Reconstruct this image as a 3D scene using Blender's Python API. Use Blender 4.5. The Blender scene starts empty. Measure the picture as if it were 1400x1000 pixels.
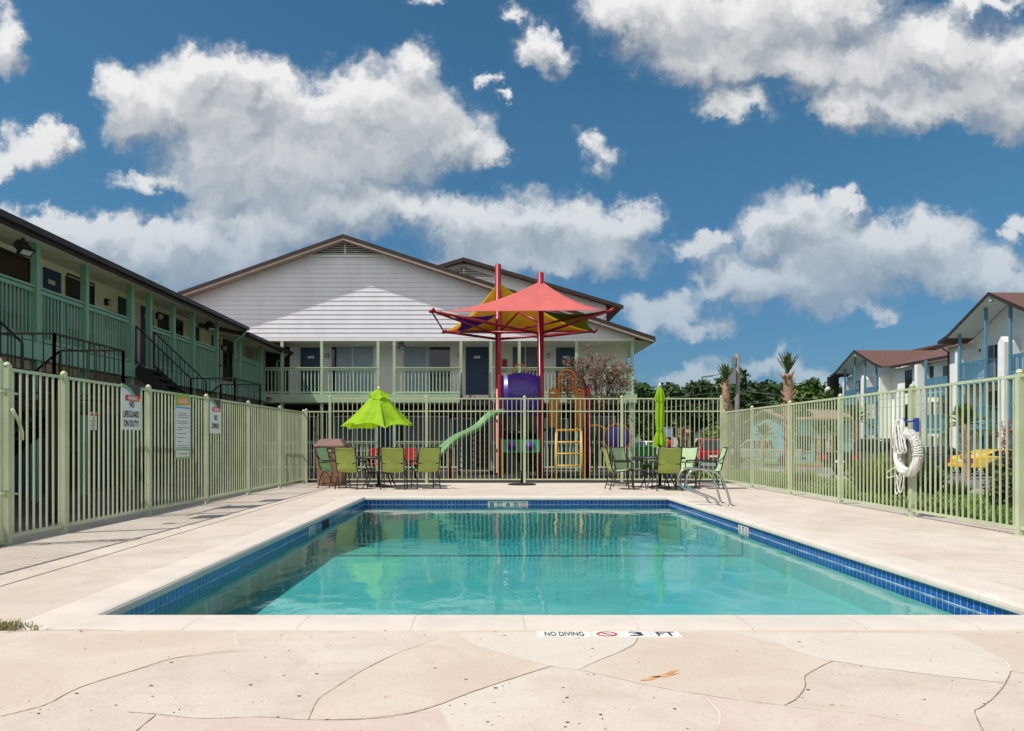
import bpy, bmesh, math, random
import numpy as np
from mathutils import Vector, Matrix

R = math.radians
scene = bpy.context.scene
COL = scene.collection
random.seed(7)

# ------------------------------------------------------------------ camera
CAM_H = 1.10
cam_data = bpy.data.cameras.new("camera")
cam = bpy.data.objects.new("camera", cam_data)
COL.objects.link(cam)
cam.location = (0, 0, CAM_H)
cam.rotation_euler = (R(90), 0, 0)
cam_data.lens = 27.0
cam_data.sensor_width = 36.0
cam_data.shift_x = 31 / 1400
cam_data.shift_y = 104 / 1400
cam_data.clip_start = 0.05
cam_data.clip_end = 3000
scene.camera = cam

# ------------------------------------------------------------------ light
SUN_DIR = Vector((-0.60, -0.27, 1.0)).normalized()          # towards the sun
sun_data = bpy.data.lights.new("sun", 'SUN')
sun_data.energy = 4.7
sun_data.angle = R(0.53)
sun_data.color = (1.0, 0.95, 0.87)
sun = bpy.data.objects.new("sun", sun_data)
COL.objects.link(sun)
sun.location = (-30, -14, 50)
sun.rotation_euler = (-SUN_DIR).to_track_quat('-Z', 'Y').to_euler()

scene.view_settings.view_transform = 'Standard'
scene.view_settings.look = 'None'
scene.view_settings.exposure = 0.0
scene.view_settings.gamma = 1.0
scene.render.engine = 'CYCLES'
scene.cycles.use_denoising = True
scene.cycles.max_bounces = 8
scene.cycles.transparent_max_bounces = 12
scene.cycles.caustics_reflective = False
scene.cycles.caustics_refractive = False

# ------------------------------------------------------------------ sky with cumulus clouds
world = bpy.data.worlds.new("World")
scene.world = world
world.use_nodes = True
world.cycles.sampling_method = 'MANUAL'
world.cycles.sample_map_resolution = 512
wt = world.node_tree
wt.nodes.clear()

class NT:
    """small helper to write node trees as expressions"""
    def __init__(s, tree): s.t = tree
    def n(s, kind, **kw):
        nd = s.t.nodes.new(kind)
        for k, v in kw.items(): setattr(nd, k, v)
        return nd
    def link(s, a, b): s.t.links.new(a, b)
    def setin(s, sock, v):
        if isinstance(v, bpy.types.NodeSocket): s.link(v, sock)
        elif v is not None: sock.default_value = v
    def math(s, op, a, b=None, c=None, clamp=False):
        nd = s.n('ShaderNodeMath', operation=op, use_clamp=clamp)
        for i, v in enumerate((a, b, c)):
            if v is not None: s.setin(nd.inputs[i], v)
        return nd.outputs[0]
    def vmath(s, op, a, b=None):
        nd = s.n('ShaderNodeVectorMath', operation=op)
        s.setin(nd.inputs[0], a)
        if b is not None:
            s.setin(nd.inputs[3] if op == 'SCALE' else nd.inputs[1], b)
        return nd.outputs['Value'] if op in ('LENGTH', 'DOT_PRODUCT', 'DISTANCE') else nd.outputs[0]
    def noise(s, vec, scale, detail=4, rough=0.55, dist=0.0, out='Fac', dims='3D'):
        nd = s.n('ShaderNodeTexNoise', noise_dimensions=dims)
        if vec is not None: s.link(vec, nd.inputs['Vector'])
        nd.inputs['Scale'].default_value = scale
        nd.inputs['Detail'].default_value = detail
        nd.inputs['Roughness'].default_value = rough
        nd.inputs['Distortion'].default_value = dist
        return nd.outputs[out]
    def mix(s, fac, a, b, kind='MIX'):
        nd = s.n('ShaderNodeMix', data_type='RGBA', blend_type=kind)
        s.setin(nd.inputs['Factor'], fac)
        ins = [i for i in nd.inputs if i.type == 'RGBA']
        for sock, v in zip(ins, (a, b)):
            if isinstance(v, (tuple, list)) and len(v) == 3: v = (*v, 1)
            s.setin(sock, v)
        return [o for o in nd.outputs if o.type == 'RGBA'][0]
    def ramp(s, fac, stops):
        nd = s.n('ShaderNodeValToRGB')
        s.link(fac, nd.inputs[0])
        el = nd.color_ramp.elements
        while len(el) > 1: el.remove(el[-1])
        for i, (p, c) in enumerate(stops):
            e = el[0] if i == 0 else el.new(p)
            e.position = p
            e.color = (c, c, c, 1) if isinstance(c, (int, float)) else (*c, 1)
        return nd.outputs[0]
    def smooth(s, v, lo, hi, a=0.0, b=1.0):
        nd = s.n('ShaderNodeMapRange', interpolation_type='SMOOTHSTEP')
        s.link(v, nd.inputs[0])
        for i, x in zip((1, 2, 3, 4), (lo, hi, a, b)): nd.inputs[i].default_value = x
        return nd.outputs[0]

# each puff: centre and half size in hundredths of the tangent of the viewing direction (x / y, z / y), measured in the sky
PUFFS = [
 (230,140,92,68),(330,150,110,80),(185,160,58,58),(430,150,90,62),(500,135,80,58),(575,150,82,62),(625,190,70,46),(665,208,42,24),
 (330,215,150,62),(470,220,150,52),(380,255,140,45),(280,95,62,44),(345,110,50,50),(565,86,36,40),(165,120,36,44),(200,250,66,16,.6),(520,190,120,60),
 (420,285,110,34),
 (60,322,95,40),(150,316,84,36),(255,322,90,46),(335,330,100,55),(390,316,80,42),(90,352,130,50),(300,372,160,52),(290,285,40,26),
 (15,312,60,40),(55,345,120,52),(200,345,140,52),(1255,330,110,46),(1350,372,90,46),(1060,402,110,36),(985,395,50,26),(1160,420,90,26,.6),
 (480,296,62,44),(560,292,90,44),(640,306,80,44),(720,300,70,42),(800,312,72,48),(868,306,44,38),(700,352,170,42),(830,350,90,32),(505,268,40,26),
 (850,15,72,52),(930,28,110,72),(1050,25,110,70),(960,85,95,46),(1005,143,58,26),(1150,15,110,62),(1180,92,115,60),(1225,150,120,42),
 (1290,60,100,58),(1340,118,95,66),(1390,150,60,48),(1150,145,60,26),(1090,90,90,40),(1400,80,70,60),
 (745,74,44,30),(735,50,26,22),(702,20,24,18,.6),(668,110,14,12,.8),(691,134,15,10,.8),(822,218,30,24,.45),(808,198,26,18,.35),
 (10,50,32,52),(42,208,58,34),(76,185,30,30),(10,228,50,22),
 (1092,290,74,46),(1130,335,120,55),(1042,316,50,36),(1010,376,80,42),(1100,384,140,42),(1225,352,130,46),(1310,378,110,40),(1385,392,80,34),
 (1160,270,30,22),(952,342,46,24),(975,322,30,14),(905,428,62,34),(945,446,60,20),(880,440,40,30),
 (1208,433,21,14),(1196,424,10,10),(757,368,23,12),(1395,315,26,18),
 (990,512,48,26),(1062,498,52,22),(1112,522,66,24),(930,530,60,24),(1180,545,80,22),
 (585,0,30,10,.6),(1340,5,60,22),
]
grp = bpy.data.node_groups.new("cloud_field", 'ShaderNodeTree')
grp.interface.new_socket("Vector", in_out='INPUT', socket_type='NodeSocketVector')
grp.interface.new_socket("Value", in_out='OUTPUT', socket_type='NodeSocketFloat')
g = NT(grp)
gi, go = g.n('NodeGroupInput'), g.n('NodeGroupOutput')
acc = None
for px, py, rx, ry, *wt_ in PUFFS:
    mp = g.n('ShaderNodeMapping')
    rx, ry = rx * 1.14 + 3, ry * 1.14 + 3
    sx, sy = 100 / rx, 100 / ry
    cx, cy = (px - 669) / 100, (604 - py) / 100
    mp.inputs['Scale'].default_value = (sx, sy, 0)
    mp.inputs['Location'].default_value = (-cx * sx, -cy * sy, 0)
    g.link(gi.outputs[0], mp.inputs['Vector'])
    gr = g.n('ShaderNodeTexGradient', gradient_type='QUADRATIC_SPHERE')
    g.link(mp.outputs[0], gr.inputs[0])
    fac = gr.outputs['Fac'] if not wt_ else g.math('MULTIPLY', gr.outputs['Fac'], wt_[0])
    acc = fac if acc is None else g.math('ADD', acc, fac)
acc = g.math('DIVIDE', acc, g.math('ADD', acc, 0.55))
g.link(acc, go.inputs[0])

w = NT(wt)
tc = w.n('ShaderNodeTexCoord')
sep = w.n('ShaderNodeSeparateXYZ'); w.link(tc.outputs['Generated'], sep.inputs[0])
ay = w.math('MAXIMUM', w.math('ABSOLUTE', sep.outputs[1]), 0.03)
cu = w.math('MULTIPLY', w.math('DIVIDE', sep.outputs[0], ay), 10.5)
cv = w.math('MULTIPLY', w.math('DIVIDE', sep.outputs[2], ay), 10.5)
cmb = w.n('ShaderNodeCombineXYZ')
w.link(cu, cmb.inputs[0]); w.link(cv, cmb.inputs[1])
P = cmb.outputs[0]
half = (0.5, 0.5, 0.5)
warp1 = w.vmath('SCALE', w.vmath('SUBTRACT', w.noise(P, 1.7, 7, 0.62, out='Color', dims='2D'), half), 0.85)
PW = w.vmath('ADD', P, warp1)
def field(vec):
    nd = w.n('ShaderNodeGroup'); nd.node_tree = grp
    w.link(vec, nd.inputs[0]); return nd.outputs[0]
F0 = field(PW)
F1 = field(w.vmath('ADD', PW, (-0.10, 0.34, 0.0)))
nz = w.noise(PW, 1.5, 7, 0.53, 0.2, dims='2D')
nz2 = w.noise(w.vmath('ADD', PW, (-0.06, 0.16, 0.0)), 1.5, 5, 0.5, 0.2, dims='2D')
dens = w.math('ADD', F0, w.math('MULTIPLY', w.math('SUBTRACT', nz, 0.5), w.smooth(F0, 0.0, 0.16, 0.0, 0.62)))
wisp = w.noise(PW, 5.0, 5, 0.55, 0.3, dims='2D')
dens = w.math('ADD', dens, w.math('MULTIPLY', w.math('SUBTRACT', wisp, 0.5), w.smooth(F0, 0.0, 0.16, 0.0, 0.17)))
alpha = w.math('POWER', w.smooth(dens, 0.0, 0.50), 0.8)
relief = w.math('SUBTRACT', F0, F1)
fine = w.math('SUBTRACT', nz, nz2)
lit = w.math('ADD', w.math('ADD', w.math('MULTIPLY', relief, 1.45), w.math('MULTIPLY', fine, 0.85)), 0.50)
lit = w.math('SUBTRACT', lit, w.math('MULTIPLY', w.smooth(dens, 0.45, 0.85), 0.10))
cl = w.ramp(lit, [(0.0, (0.29, 0.33, 0.39)), (0.32, (0.42, 0.455, 0.50)), (0.62, (0.61, 0.63, 0.65)), (1.0, (0.86, 0.86, 0.855))])
low = w.smooth(cv, 1.6, 5.0)                                   # clouds near the horizon take on the blue of the air before them
cl = w.mix(low, w.mix(0.46, cl, (0.23, 0.37, 0.51)), cl)
alpha = w.math('MULTIPLY', alpha, w.smooth(cv, 0.0, 3.4, 0.55, 1.0))
sky = w.n('ShaderNodeTexSky', sky_type='NISHITA')
sky.sun_disc = False
sky.sun_elevation = math.asin(SUN_DIR.z)
sky.sun_rotation = math.atan2(SUN_DIR.x, SUN_DIR.y)
sky.air_density = 1.0; sky.dust_density = 0.6; sky.ozone_density = 2.5
SKY_STRENGTH = 0.075
tint = w.mix(w.smooth(cv, 0.3, 4.5), (0.44, 0.74, 1.0), (0.56, 1.08, 1.19))
skyc = w.mix(1.0, sky.outputs[0], tint, 'MULTIPLY')
SKY_CLOUD = 1.0 / SKY_STRENGTH
clb = w.vmath('SCALE', cl, SKY_CLOUD)
final = w.mix(alpha, skyc, clb)
# unseen bright white sky added behind the camera to lift the shaded facades
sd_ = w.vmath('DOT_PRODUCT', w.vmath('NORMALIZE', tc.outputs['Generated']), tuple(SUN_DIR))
sky_fill = w.math('MULTIPLY', w.smooth(w.math('MULTIPLY', sep.outputs[1], -1.0), 0.05, 0.45), w.smooth(sd_, -0.2, 0.8, 0.45, 0.9))
final = w.mix(sky_fill, final, tuple(c * SKY_CLOUD for c in (0.92, 0.92, 0.92)))
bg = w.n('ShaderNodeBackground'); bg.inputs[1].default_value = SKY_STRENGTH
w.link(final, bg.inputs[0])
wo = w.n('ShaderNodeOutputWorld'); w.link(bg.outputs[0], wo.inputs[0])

# ------------------------------------------------------------------ helpers
class MB:
    """collects shapes and links them as ONE mesh object"""
    def __init__(s): s.v = []; s.f = []; s.m = []; s.sm = []; s.cur = 0; s.xf = None
    def add(s, verts, faces, smooth=False):
        b = len(s.v)
        for p in verts:
            p = Vector(p)
            s.v.append(s.xf @ p if s.xf else p)
        for f in faces:
            s.f.append([b + i for i in f]); s.m.append(s.cur); s.sm.append(smooth)
        return s
    def box(s, x0, x1, y0, y1, z0, z1):
        return s.add([(x0,y0,z0),(x1,y0,z0),(x1,y1,z0),(x0,y1,z0),(x0,y0,z1),(x1,y0,z1),(x1,y1,z1),(x0,y1,z1)],
                     [(3,2,1,0),(4,5,6,7),(0,1,5,4),(1,2,6,5),(2,3,7,6),(3,0,4,7)])
    def cbox(s, c, sx, sy, sz): return s.box(c[0]-sx/2,c[0]+sx/2,c[1]-sy/2,c[1]+sy/2,c[2]-sz/2,c[2]+sz/2)
    def quad(s, a, b, c, d): return s.add([a,b,c,d],[(0,1,2,3)])
    def poly(s, pts): return s.add(pts,[tuple(range(len(pts)))])
    def prism(s, pts, off):
        """polygon of 3D points pushed along off"""
        n = len(pts); off = Vector(off)
        nrm = Vector((0,0,0))
        P = [Vector(p) for p in pts]
        for i in range(n): nrm += P[i].cross(P[(i+1) % n])
        if nrm.dot(off) > 0: P.reverse()
        vs = P + [p + off for p in P]
        fs = [tuple(range(n)), tuple(range(2*n-1, n-1, -1))]
        for i in range(n):
            j = (i+1) % n
            fs.append((j, i, n+i, n+j))
        return s.add(vs, fs)
    def bar(s, a, b, w, h, up=(0,0,1)):
        """box beam from a to b, w across, h along up"""
        a, b = Vector(a), Vector(b); d = (b-a).normalized(); up = Vector(up)
        x = d.cross(up)
        if x.length < 1e-5: x = d.cross(Vector((0,1,0)))
        x.normalize(); z = x.cross(d).normalized()
        x *= w/2; z *= h/2
        vs = [a-x-z,a+x-z,a+x+z,a-x+z,b-x-z,b+x-z,b+x+z,b-x+z]
        return s.add(vs,[(0,1,2,3),(7,6,5,4),(1,0,4,5),(2,1,5,6),(3,2,6,7),(0,3,7,4)])
    def tube(s, pts, r, n=8, closed=False, caps=True):
        P = [Vector(p) for p in pts]; m = len(P)
        rr = r if isinstance(r, (list, tuple)) else [r]*m
        vs = []; prev = None
        for i in range(m):
            if closed: t = P[(i+1) % m] - P[i-1]
            else: t = P[min(i+1, m-1)] - P[max(i-1, 0)]
            t.normalize()
            if prev is None:
                ref = Vector((0,0,1)) if abs(t.z) < 0.9 else Vector((1,0,0))
                x = t.cross(ref).normalized()
            else:
                x = prev - t*prev.dot(t)
                x = x.normalized() if x.length > 1e-6 else t.cross(Vector((0,0,1))).normalized()
            prev = x; y = t.cross(x)
            for k in range(n):
                a = 2*math.pi*k/n
                vs.append(P[i] + (x*math.cos(a) + y*math.sin(a))*rr[i])
        fs = []
        for i in range(m if closed else m-1):
            j = (i+1) % m
            for k in range(n):
                l = (k+1) % n
                fs.append((i*n+k, i*n+l, j*n+l, j*n+k))
        s.add(vs, fs, True)
        if caps and not closed:
            b = len(s.v) - len(vs)
            for f in (tuple(range(n-1,-1,-1)), tuple(range((m-1)*n, m*n))):
                s.f.append([b+i for i in f]); s.m.append(s.cur); s.sm.append(False)
        return s
    def lathe(s, prof, c=(0,0,0), n=24, axis='Z', smooth=True):
        vs = []
        for r, z in prof:
            for k in range(n):
                a = 2*math.pi*k/n; x, y = r*math.cos(a), r*math.sin(a)
                p = (x,y,z) if axis == 'Z' else ((z,x,y) if axis == 'X' else (x,z,y))
                vs.append((c[0]+p[0], c[1]+p[1], c[2]+p[2]))
        fs = []
        for i in range(len(prof)-1):
            for k in range(n):
                l = (k+1) % n
                q = (i*n+k, i*n+l, (i+1)*n+l, (i+1)*n+k)
                fs.append(q[::-1] if axis == 'Y' else q)
        if prof[0][0] > 1e-4: fs.append(tuple(range(n-1,-1,-1)))
        if prof[-1][0] > 1e-4: fs.append(tuple(range((len(prof)-1)*n, len(prof)*n)))
        return s.add(vs, fs, smooth)
    def text(s, body, size, M, bold=0.0, sx=1.0, align='CENTER'):
        cu = bpy.data.curves.new("lettering", 'FONT')
        cu.body = body; cu.size = size; cu.align_x = align; cu.align_y = 'CENTER'; cu.offset = bold; cu.resolution_u = 3
        ob = bpy.data.objects.new("lettering", cu)
        me = bpy.data.meshes.new_from_object(ob)
        s.add([M @ Vector((v.co.x*sx, v.co.y, 0)) for v in me.vertices], [tuple(p.vertices) for p in me.polygons])
        bpy.data.objects.remove(ob); bpy.data.curves.remove(cu); bpy.data.meshes.remove(me)
        return s
    def build(s, name, mat, parent=None, bevel=0.0, smooth=None, clean=False):
        me = bpy.data.meshes.new(name)
        me.from_pydata([tuple(p) for p in s.v], [], s.f)
        mats = mat if isinstance(mat, (list, tuple)) else [mat]
        for m in mats: me.materials.append(m)
        if len(mats) > 1: me.polygons.foreach_set('material_index', s.m)
        me.polygons.foreach_set('use_smooth', [bool(x) if smooth is None else smooth for x in s.sm])
        if clean:
            bm = bmesh.new(); bm.from_mesh(me)
            bmesh.ops.remove_doubles(bm, verts=bm.verts, dist=1e-4)
            bmesh.ops.recalc_face_normals(bm, faces=bm.faces)
            bm.to_mesh(me); bm.free()
        me.update()
        o = bpy.data.objects.new(name, me); COL.objects.link(o)
        if parent is not None:
            o.parent = parent
            if parent.get('world_space'):                    # parts written in world coordinates under an Empty standing at the base
                o.location = -parent.location
        if bevel:
            bv = o.modifiers.new('edge', 'BEVEL'); bv.width = bevel; bv.segments = 2; bv.limit_method = 'ANGLE'; bv.angle_limit = R(40)
        return o

_world_roots = []
def tag(o, label=None, cat=None, group=None, kind=None):
    if label: o['label'] = label
    if cat: o['category'] = cat
    if group: o['group'] = group
    if kind: o['kind'] = kind
    return o
def thing(name, label, cat, loc=(0,0,0), rotz=0.0, group=None, world=False):
    o = bpy.data.objects.new(name, None); COL.objects.link(o)
    o.location = loc; o.rotation_euler = (0,0,rotz); o.empty_display_size = 0.2
    tag(o, label, cat, group)
    if world: o['world_space'] = 1; _world_roots.append(o)
    return o
def children(o): return [c for c in COL.objects if c.parent == o]
def copy_tree(o, parent=None):
    c = o.copy(); COL.objects.link(c)
    if parent is not None: c.parent = parent
    for ch in children(o): copy_tree(ch, c)
    return c
def lerp(a, b, t): return a + (b-a)*t
def vl(a, b, t): return Vector(a)*(1-t) + Vector(b)*t
def frame(o, x, y):
    """matrix with origin o, text axes x and y"""
    x, y = Vector(x).normalized(), Vector(y).normalized(); z = x.cross(y)
    return Matrix(((x.x,y.x,z.x,o[0]),(x.y,y.y,z.y,o[1]),(x.z,y.z,z.z,o[2]),(0,0,0,1)))
def catmull(pts, k=6, closed=False):
    P = [Vector(p) for p in pts]; n = len(P); out = []
    rng = n if closed else n-1
    for i in range(rng):
        p0 = P[i-1] if (closed or i > 0) else P[0]
        p1, p2 = P[i], P[(i+1) % n]
        p3 = P[(i+2) % n] if (closed or i+2 < n) else P[-1]
        for j in range(k):
            t = j/k
            out.append(0.5*((2*p1)+(p2-p0)*t+(2*p0-5*p1+4*p2-p3)*t*t+(3*p1-p0-3*p2+p3)*t**3))
    if not closed: out.append(P[-1])
    return out
def ground_pt(px, py, z=0.0):
    """place on the ground that the survey of the photograph gives for a mark on the deck"""
    d = 1050*(CAM_H - z)/(py - 604)
    return Vector(((px-669)/1050*d, d, z))
def at(px, py, d):
    return Vector(((px-669)/1050*d, d, CAM_H + (604-py)/1050*d))

# ------------------------------------------------------------------ materials
M = {}
def mat(name, col, rough=0.6, var=0.12, scale=3.0, metal=0.0, bump=0.0, bscale=40.0, spec=0.5, dirt=0.0, dcol=(0.10,0.08,0.06), stretch=None, coat=0.0):
    m = bpy.data.materials.new(name); m.use_nodes = True
    t = NT(m.node_tree); b = m.node_tree.nodes['Principled BSDF']
    tc = t.n('ShaderNodeTexCoord'); v = tc.outputs['Object']
    if stretch:
        mp = t.n('ShaderNodeMapping'); mp.inputs['Scale'].default_value = stretch; t.link(v, mp.inputs['Vector']); v = mp.outputs[0]
    c = tuple(col)
    n1 = t.noise(v, scale, 5, 0.6)
    f = t.smooth(n1, 0.3, 0.7)
    lo = tuple(max(0, x*(1-var)) for x in c); hi = tuple(min(1, x*(1+var)) for x in c)
    cc = t.mix(f, lo, hi)
    if dirt:
        n2 = t.noise(v, scale*0.45+0.4, 7, 0.68, 0.6)
        cc = t.mix(t.math('MULTIPLY', t.smooth(n2, 0.5, 0.75), dirt), cc, dcol)
    t.link(cc, b.inputs['Base Color'])
    rr = t.math('ADD', t.math('MULTIPLY', t.math('SUBTRACT', n1, 0.5), 0.25), rough, clamp=True)
    t.link(rr, b.inputs['Roughness'])
    b.inputs['Metallic'].default_value = metal
    b.inputs['Specular IOR Level'].default_value = spec
    if coat: b.inputs['Coat Weight'].default_value = coat; b.inputs['Coat Roughness'].default_value = 0.05
    if bump:
        bp = t.n('ShaderNodeBump'); bp.inputs['Strength'].default_value = bump; bp.inputs['Distance'].default_value = 0.01
        t.link(t.noise(v, bscale, 5, 0.6), bp.inputs['Height']); t.link(bp.outputs[0], b.inputs['Normal'])
    M[name] = m
    return m

mat('fence_paint', (0.47,0.525,0.345), 0.45, 0.09, 2.0, dirt=0.28, dcol=(0.27,0.27,0.16))
mat('white_board', (0.82,0.815,0.80), 0.6, 0.05, 1.2, dirt=0.10, dcol=(0.45,0.43,0.38), bump=0.05)
mat('cream_board', (0.84,0.80,0.62), 0.65, 0.06, 1.5, dirt=0.15, dcol=(0.45,0.40,0.28), bump=0.05)
mat('siding', (0.80,0.79,0.85), 0.6, 0.05, 0.8, dirt=0.12, dcol=(0.55,0.54,0.56), stretch=(2.2,1,0.5), bump=0.08)
mat('green_paint', (0.205,0.385,0.265), 0.5, 0.07, 2.0, dirt=0.10, dcol=(0.14,0.26,0.17))
mat('sage_paint', (0.42,0.55,0.37), 0.5, 0.07, 2.0, dirt=0.10, dcol=(0.25,0.32,0.2))
mat('blue_paint', (0.10,0.25,0.36), 0.5, 0.08, 2.0)
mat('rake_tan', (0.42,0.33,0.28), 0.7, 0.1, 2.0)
mat('brown_trim', (0.032,0.017,0.015), 0.55, 0.2, 3.0)
mat('shingle', (0.125,0.062,0.050), 0.9, 0.28, 9.0, bump=0.5, bscale=30, dirt=0.25, dcol=(0.07,0.035,0.03))
mat('dark_shingle', (0.10,0.055,0.045), 0.9, 0.25, 9.0, bump=0.5, bscale=30)
mat('black_metal', (0.010,0.010,0.011), 0.45, 0.3, 6.0)
mat('dark_step', (0.012,0.011,0.012), 0.8, 0.3, 6.0)
mat('navy_door', (0.012,0.05,0.12), 0.45, 0.15, 2.0)
mat('dark_door', (0.030,0.035,0.045), 0.5, 0.2, 2.0)
mat('glass', (0.016,0.019,0.024), 0.06, 0.3, 1.0, spec=0.8)
mat('glass_brown', (0.05,0.022,0.014), 0.08, 0.4, 1.4, spec=0.7)
mat('blinds', (0.30,0.40,0.50), 0.5, 0.12, 2.0)
mat('dark_blinds', (0.10,0.13,0.17), 0.4, 0.2, 2.0)
mat('frame_metal', (0.05,0.045,0.04), 0.4, 0.1, 2.0)
mat('white_paint', (0.78,0.78,0.76), 0.5, 0.04, 2.0)
mat('red_box', (0.30,0.02,0.02), 0.4, 0.1, 3.0)
mat('lamp_glass', (0.60,0.60,0.55), 0.2, 0.05, 3.0)
mat('wall_shade_dark', (0.045,0.030,0.024), 0.85, 0.35, 7.0, bump=0.3)  # deep shade of the ground floors put into the wall colour
mat('pole_red', (0.30,0.012,0.022), 0.35, 0.08, 3.0)
mat('sail_pink', (0.74,0.185,0.17), 0.8, 0.06, 3.0, bump=0.08, bscale=60)
mat('sail_purple', (0.15,0.03,0.28), 0.8, 0.08, 3.0)
mat('sail_yellow', (0.78,0.47,0.02), 0.8, 0.06, 3.0)
mat('sail_olive', (0.22,0.26,0.02), 0.8, 0.08, 3.0)
mat('play_purple', (0.06,0.025,0.24), 0.35, 0.1, 3.0)
mat('play_line', (0.26,0.20,0.50), 0.5, 0.1, 3.0)
mat('guard_mustard', (0.40,0.20,0.02), 0.5, 0.1, 4.0)
mat('play_yellow', (0.75,0.36,0.015), 0.4, 0.08, 4.0)
mat('play_orange', (0.65,0.20,0.015), 0.4, 0.08, 4.0)
mat('play_green', (0.03,0.30,0.12), 0.35, 0.1, 3.0)
mat('play_dark', (0.02,0.018,0.02), 0.7, 0.3, 3.0)
mat('slide_green', (0.15,0.33,0.14), 0.35, 0.08, 3.0)
mat('bench_red', (0.50,0.015,0.03), 0.5, 0.1, 6.0)
mat('umbrella_lime', (0.36,0.60,0.008), 0.75, 0.10, 6.0, bump=0.12, bscale=30)
mat('umbrella_cap', (0.7,0.7,0.68), 0.4, 0.05, 3.0)
mat('sling_lime_shaded', (0.42,0.50,0.12), 0.7, 0.08, 8.0, bump=0.15, bscale=250)  # shaded back of the sling cloth, its shade put into the colour
mat('sling_mint_lit', (0.52,0.68,0.42), 0.7, 0.06, 8.0, bump=0.15, bscale=250)  # lit front of the same cloth, the light put into its colour
mat('chair_frame', (0.022,0.020,0.020), 0.4, 0.2, 5.0)
mat('table_top', (0.035,0.033,0.035), 0.25, 0.2, 4.0)
mat('stainless', (0.48,0.48,0.48), 0.16, 0.06, 6.0, metal=1.0)
mat('bin_brown', (0.30,0.17,0.11), 0.8, 0.2, 12.0, bump=0.4, bscale=60)
mat('bin_lid', (0.20,0.10,0.09), 0.55, 0.15, 6.0)
mat('ring_white', (0.80,0.79,0.76), 0.5, 0.06, 8.0, dirt=0.1, dcol=(0.5,0.48,0.42))
mat('rope_white', (0.70,0.69,0.66), 0.8, 0.12, 30.0, bump=0.5, bscale=120)
mat('rope_grey', (0.25,0.25,0.26), 0.8, 0.2, 30.0)
mat('hook_blue', (0.02,0.06,0.30), 0.4, 0.1, 3.0)
mat('sign_white', (0.74,0.74,0.74), 0.4, 0.03, 3.0)
mat('sign_red', (0.62,0.05,0.02), 0.4, 0.05, 3.0)
mat('sign_orange', (0.72,0.25,0.02), 0.4, 0.05, 3.0)
mat('sign_green', (0.22,0.45,0.10), 0.4, 0.05, 3.0)
mat('sign_blue', (0.10,0.33,0.60), 0.4, 0.05, 3.0)
mat('sign_violet', (0.045,0.03,0.07), 0.4, 0.05, 3.0)
mat('sign_ink', (0.015,0.015,0.018), 0.5, 0.05, 3.0)
mat('sign_grey', (0.22,0.23,0.26), 0.5, 0.05, 3.0)
mat('marker_white', (0.72,0.71,0.66), 0.4, 0.05, 6.0, dirt=0.2, dcol=(0.5,0.45,0.38))
mat('marker_ink', (0.02,0.03,0.06), 0.5, 0.1, 20.0)
mat('marker_red', (0.55,0.04,0.05), 0.5, 0.1, 20.0)
mat('grout', (0.60,0.56,0.50), 0.8, 0.06, 10.0)
mat('scum', (0.30,0.42,0.50), 0.6, 0.4, 6.0)
mat('coping', (0.61,0.54,0.475), 0.75, 0.06, 2.5, bump=0.25, bscale=90, dirt=0.12, dcol=(0.50,0.38,0.30))
mat('coping_edge', (0.42,0.46,0.42), 0.7, 0.12, 4.0, dirt=0.2, dcol=(0.25,0.3,0.26))
mat('crack_dark', (0.24,0.17,0.125), 0.9, 0.2, 10.0)
mat('crack_light', (0.70,0.64,0.56), 0.9, 0.05, 10.0)
mat('speck', (0.09,0.05,0.03), 0.9, 0.5, 30.0)
mat('rust', (0.55,0.30,0.12), 0.8, 0.2, 20.0)
mat('asphalt', (0.16,0.16,0.165), 0.9, 0.15, 1.5, bump=0.3, bscale=60)
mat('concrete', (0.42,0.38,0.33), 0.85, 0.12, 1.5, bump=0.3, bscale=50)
mat('paving_shade_dark', (0.13,0.11,0.095), 0.9, 0.25, 1.5, bump=0.3, bscale=50)  # paving colour darkened to carry the shade below the buildings
mat('kerb_red', (0.50,0.05,0.04), 0.7, 0.15, 4.0)
mat('mulch', (0.018,0.014,0.013), 0.95, 0.5, 14.0, bump=0.8, bscale=50)
mat('bark', (0.12,0.085,0.06), 0.9, 0.3, 8.0, bump=0.6)
mat('palm_trunk', (0.34,0.22,0.15), 0.9, 0.35, 9.0, bump=0.6)
mat('palm_boot', (0.42,0.27,0.18), 0.9, 0.3, 12.0, bump=0.6)
mat('twig', (0.06,0.04,0.035), 0.9, 0.3, 8.0)
mat('wood_pole', (0.20,0.19,0.19), 0.8, 0.15, 3.0)
mat('house_blue', (0.20,0.42,0.54), 0.7, 0.06, 2.0)
mat('house_tan', (0.50,0.36,0.27), 0.8, 0.12, 2.0)
mat('roof_tan', (0.30,0.20,0.15), 0.9, 0.2, 4.0)
mat('roof_grey', (0.26,0.26,0.29), 0.9, 0.2, 4.0)
mat('tyre', (0.02,0.02,0.02), 0.8, 0.2, 4.0)
mat('rim', (0.45,0.45,0.46), 0.3, 0.1, 4.0, metal=0.9)
mat('car_glass', (0.01,0.012,0.016), 0.05, 0.2, 2.0, spec=0.9)
for nm, c in (('car_red',(0.32,0.012,0.03)),('car_yellow',(0.80,0.48,0.005)),('car_grey',(0.24,0.27,0.29)),('car_navy',(0.02,0.03,0.06)),('car_black',(0.012,0.012,0.014)),('car_white',(0.7,0.7,0.7))):
    mat(nm, c, 0.3, 0.04, 2.0, coat=0.8)
mat('tail_red', (0.5,0.01,0.01), 0.2, 0.05, 3.0)
mat('head_light', (0.7,0.7,0.68), 0.1, 0.05, 3.0)
mat('bin_green', (0.02,0.26,0.05), 0.5, 0.1, 3.0)

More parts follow.
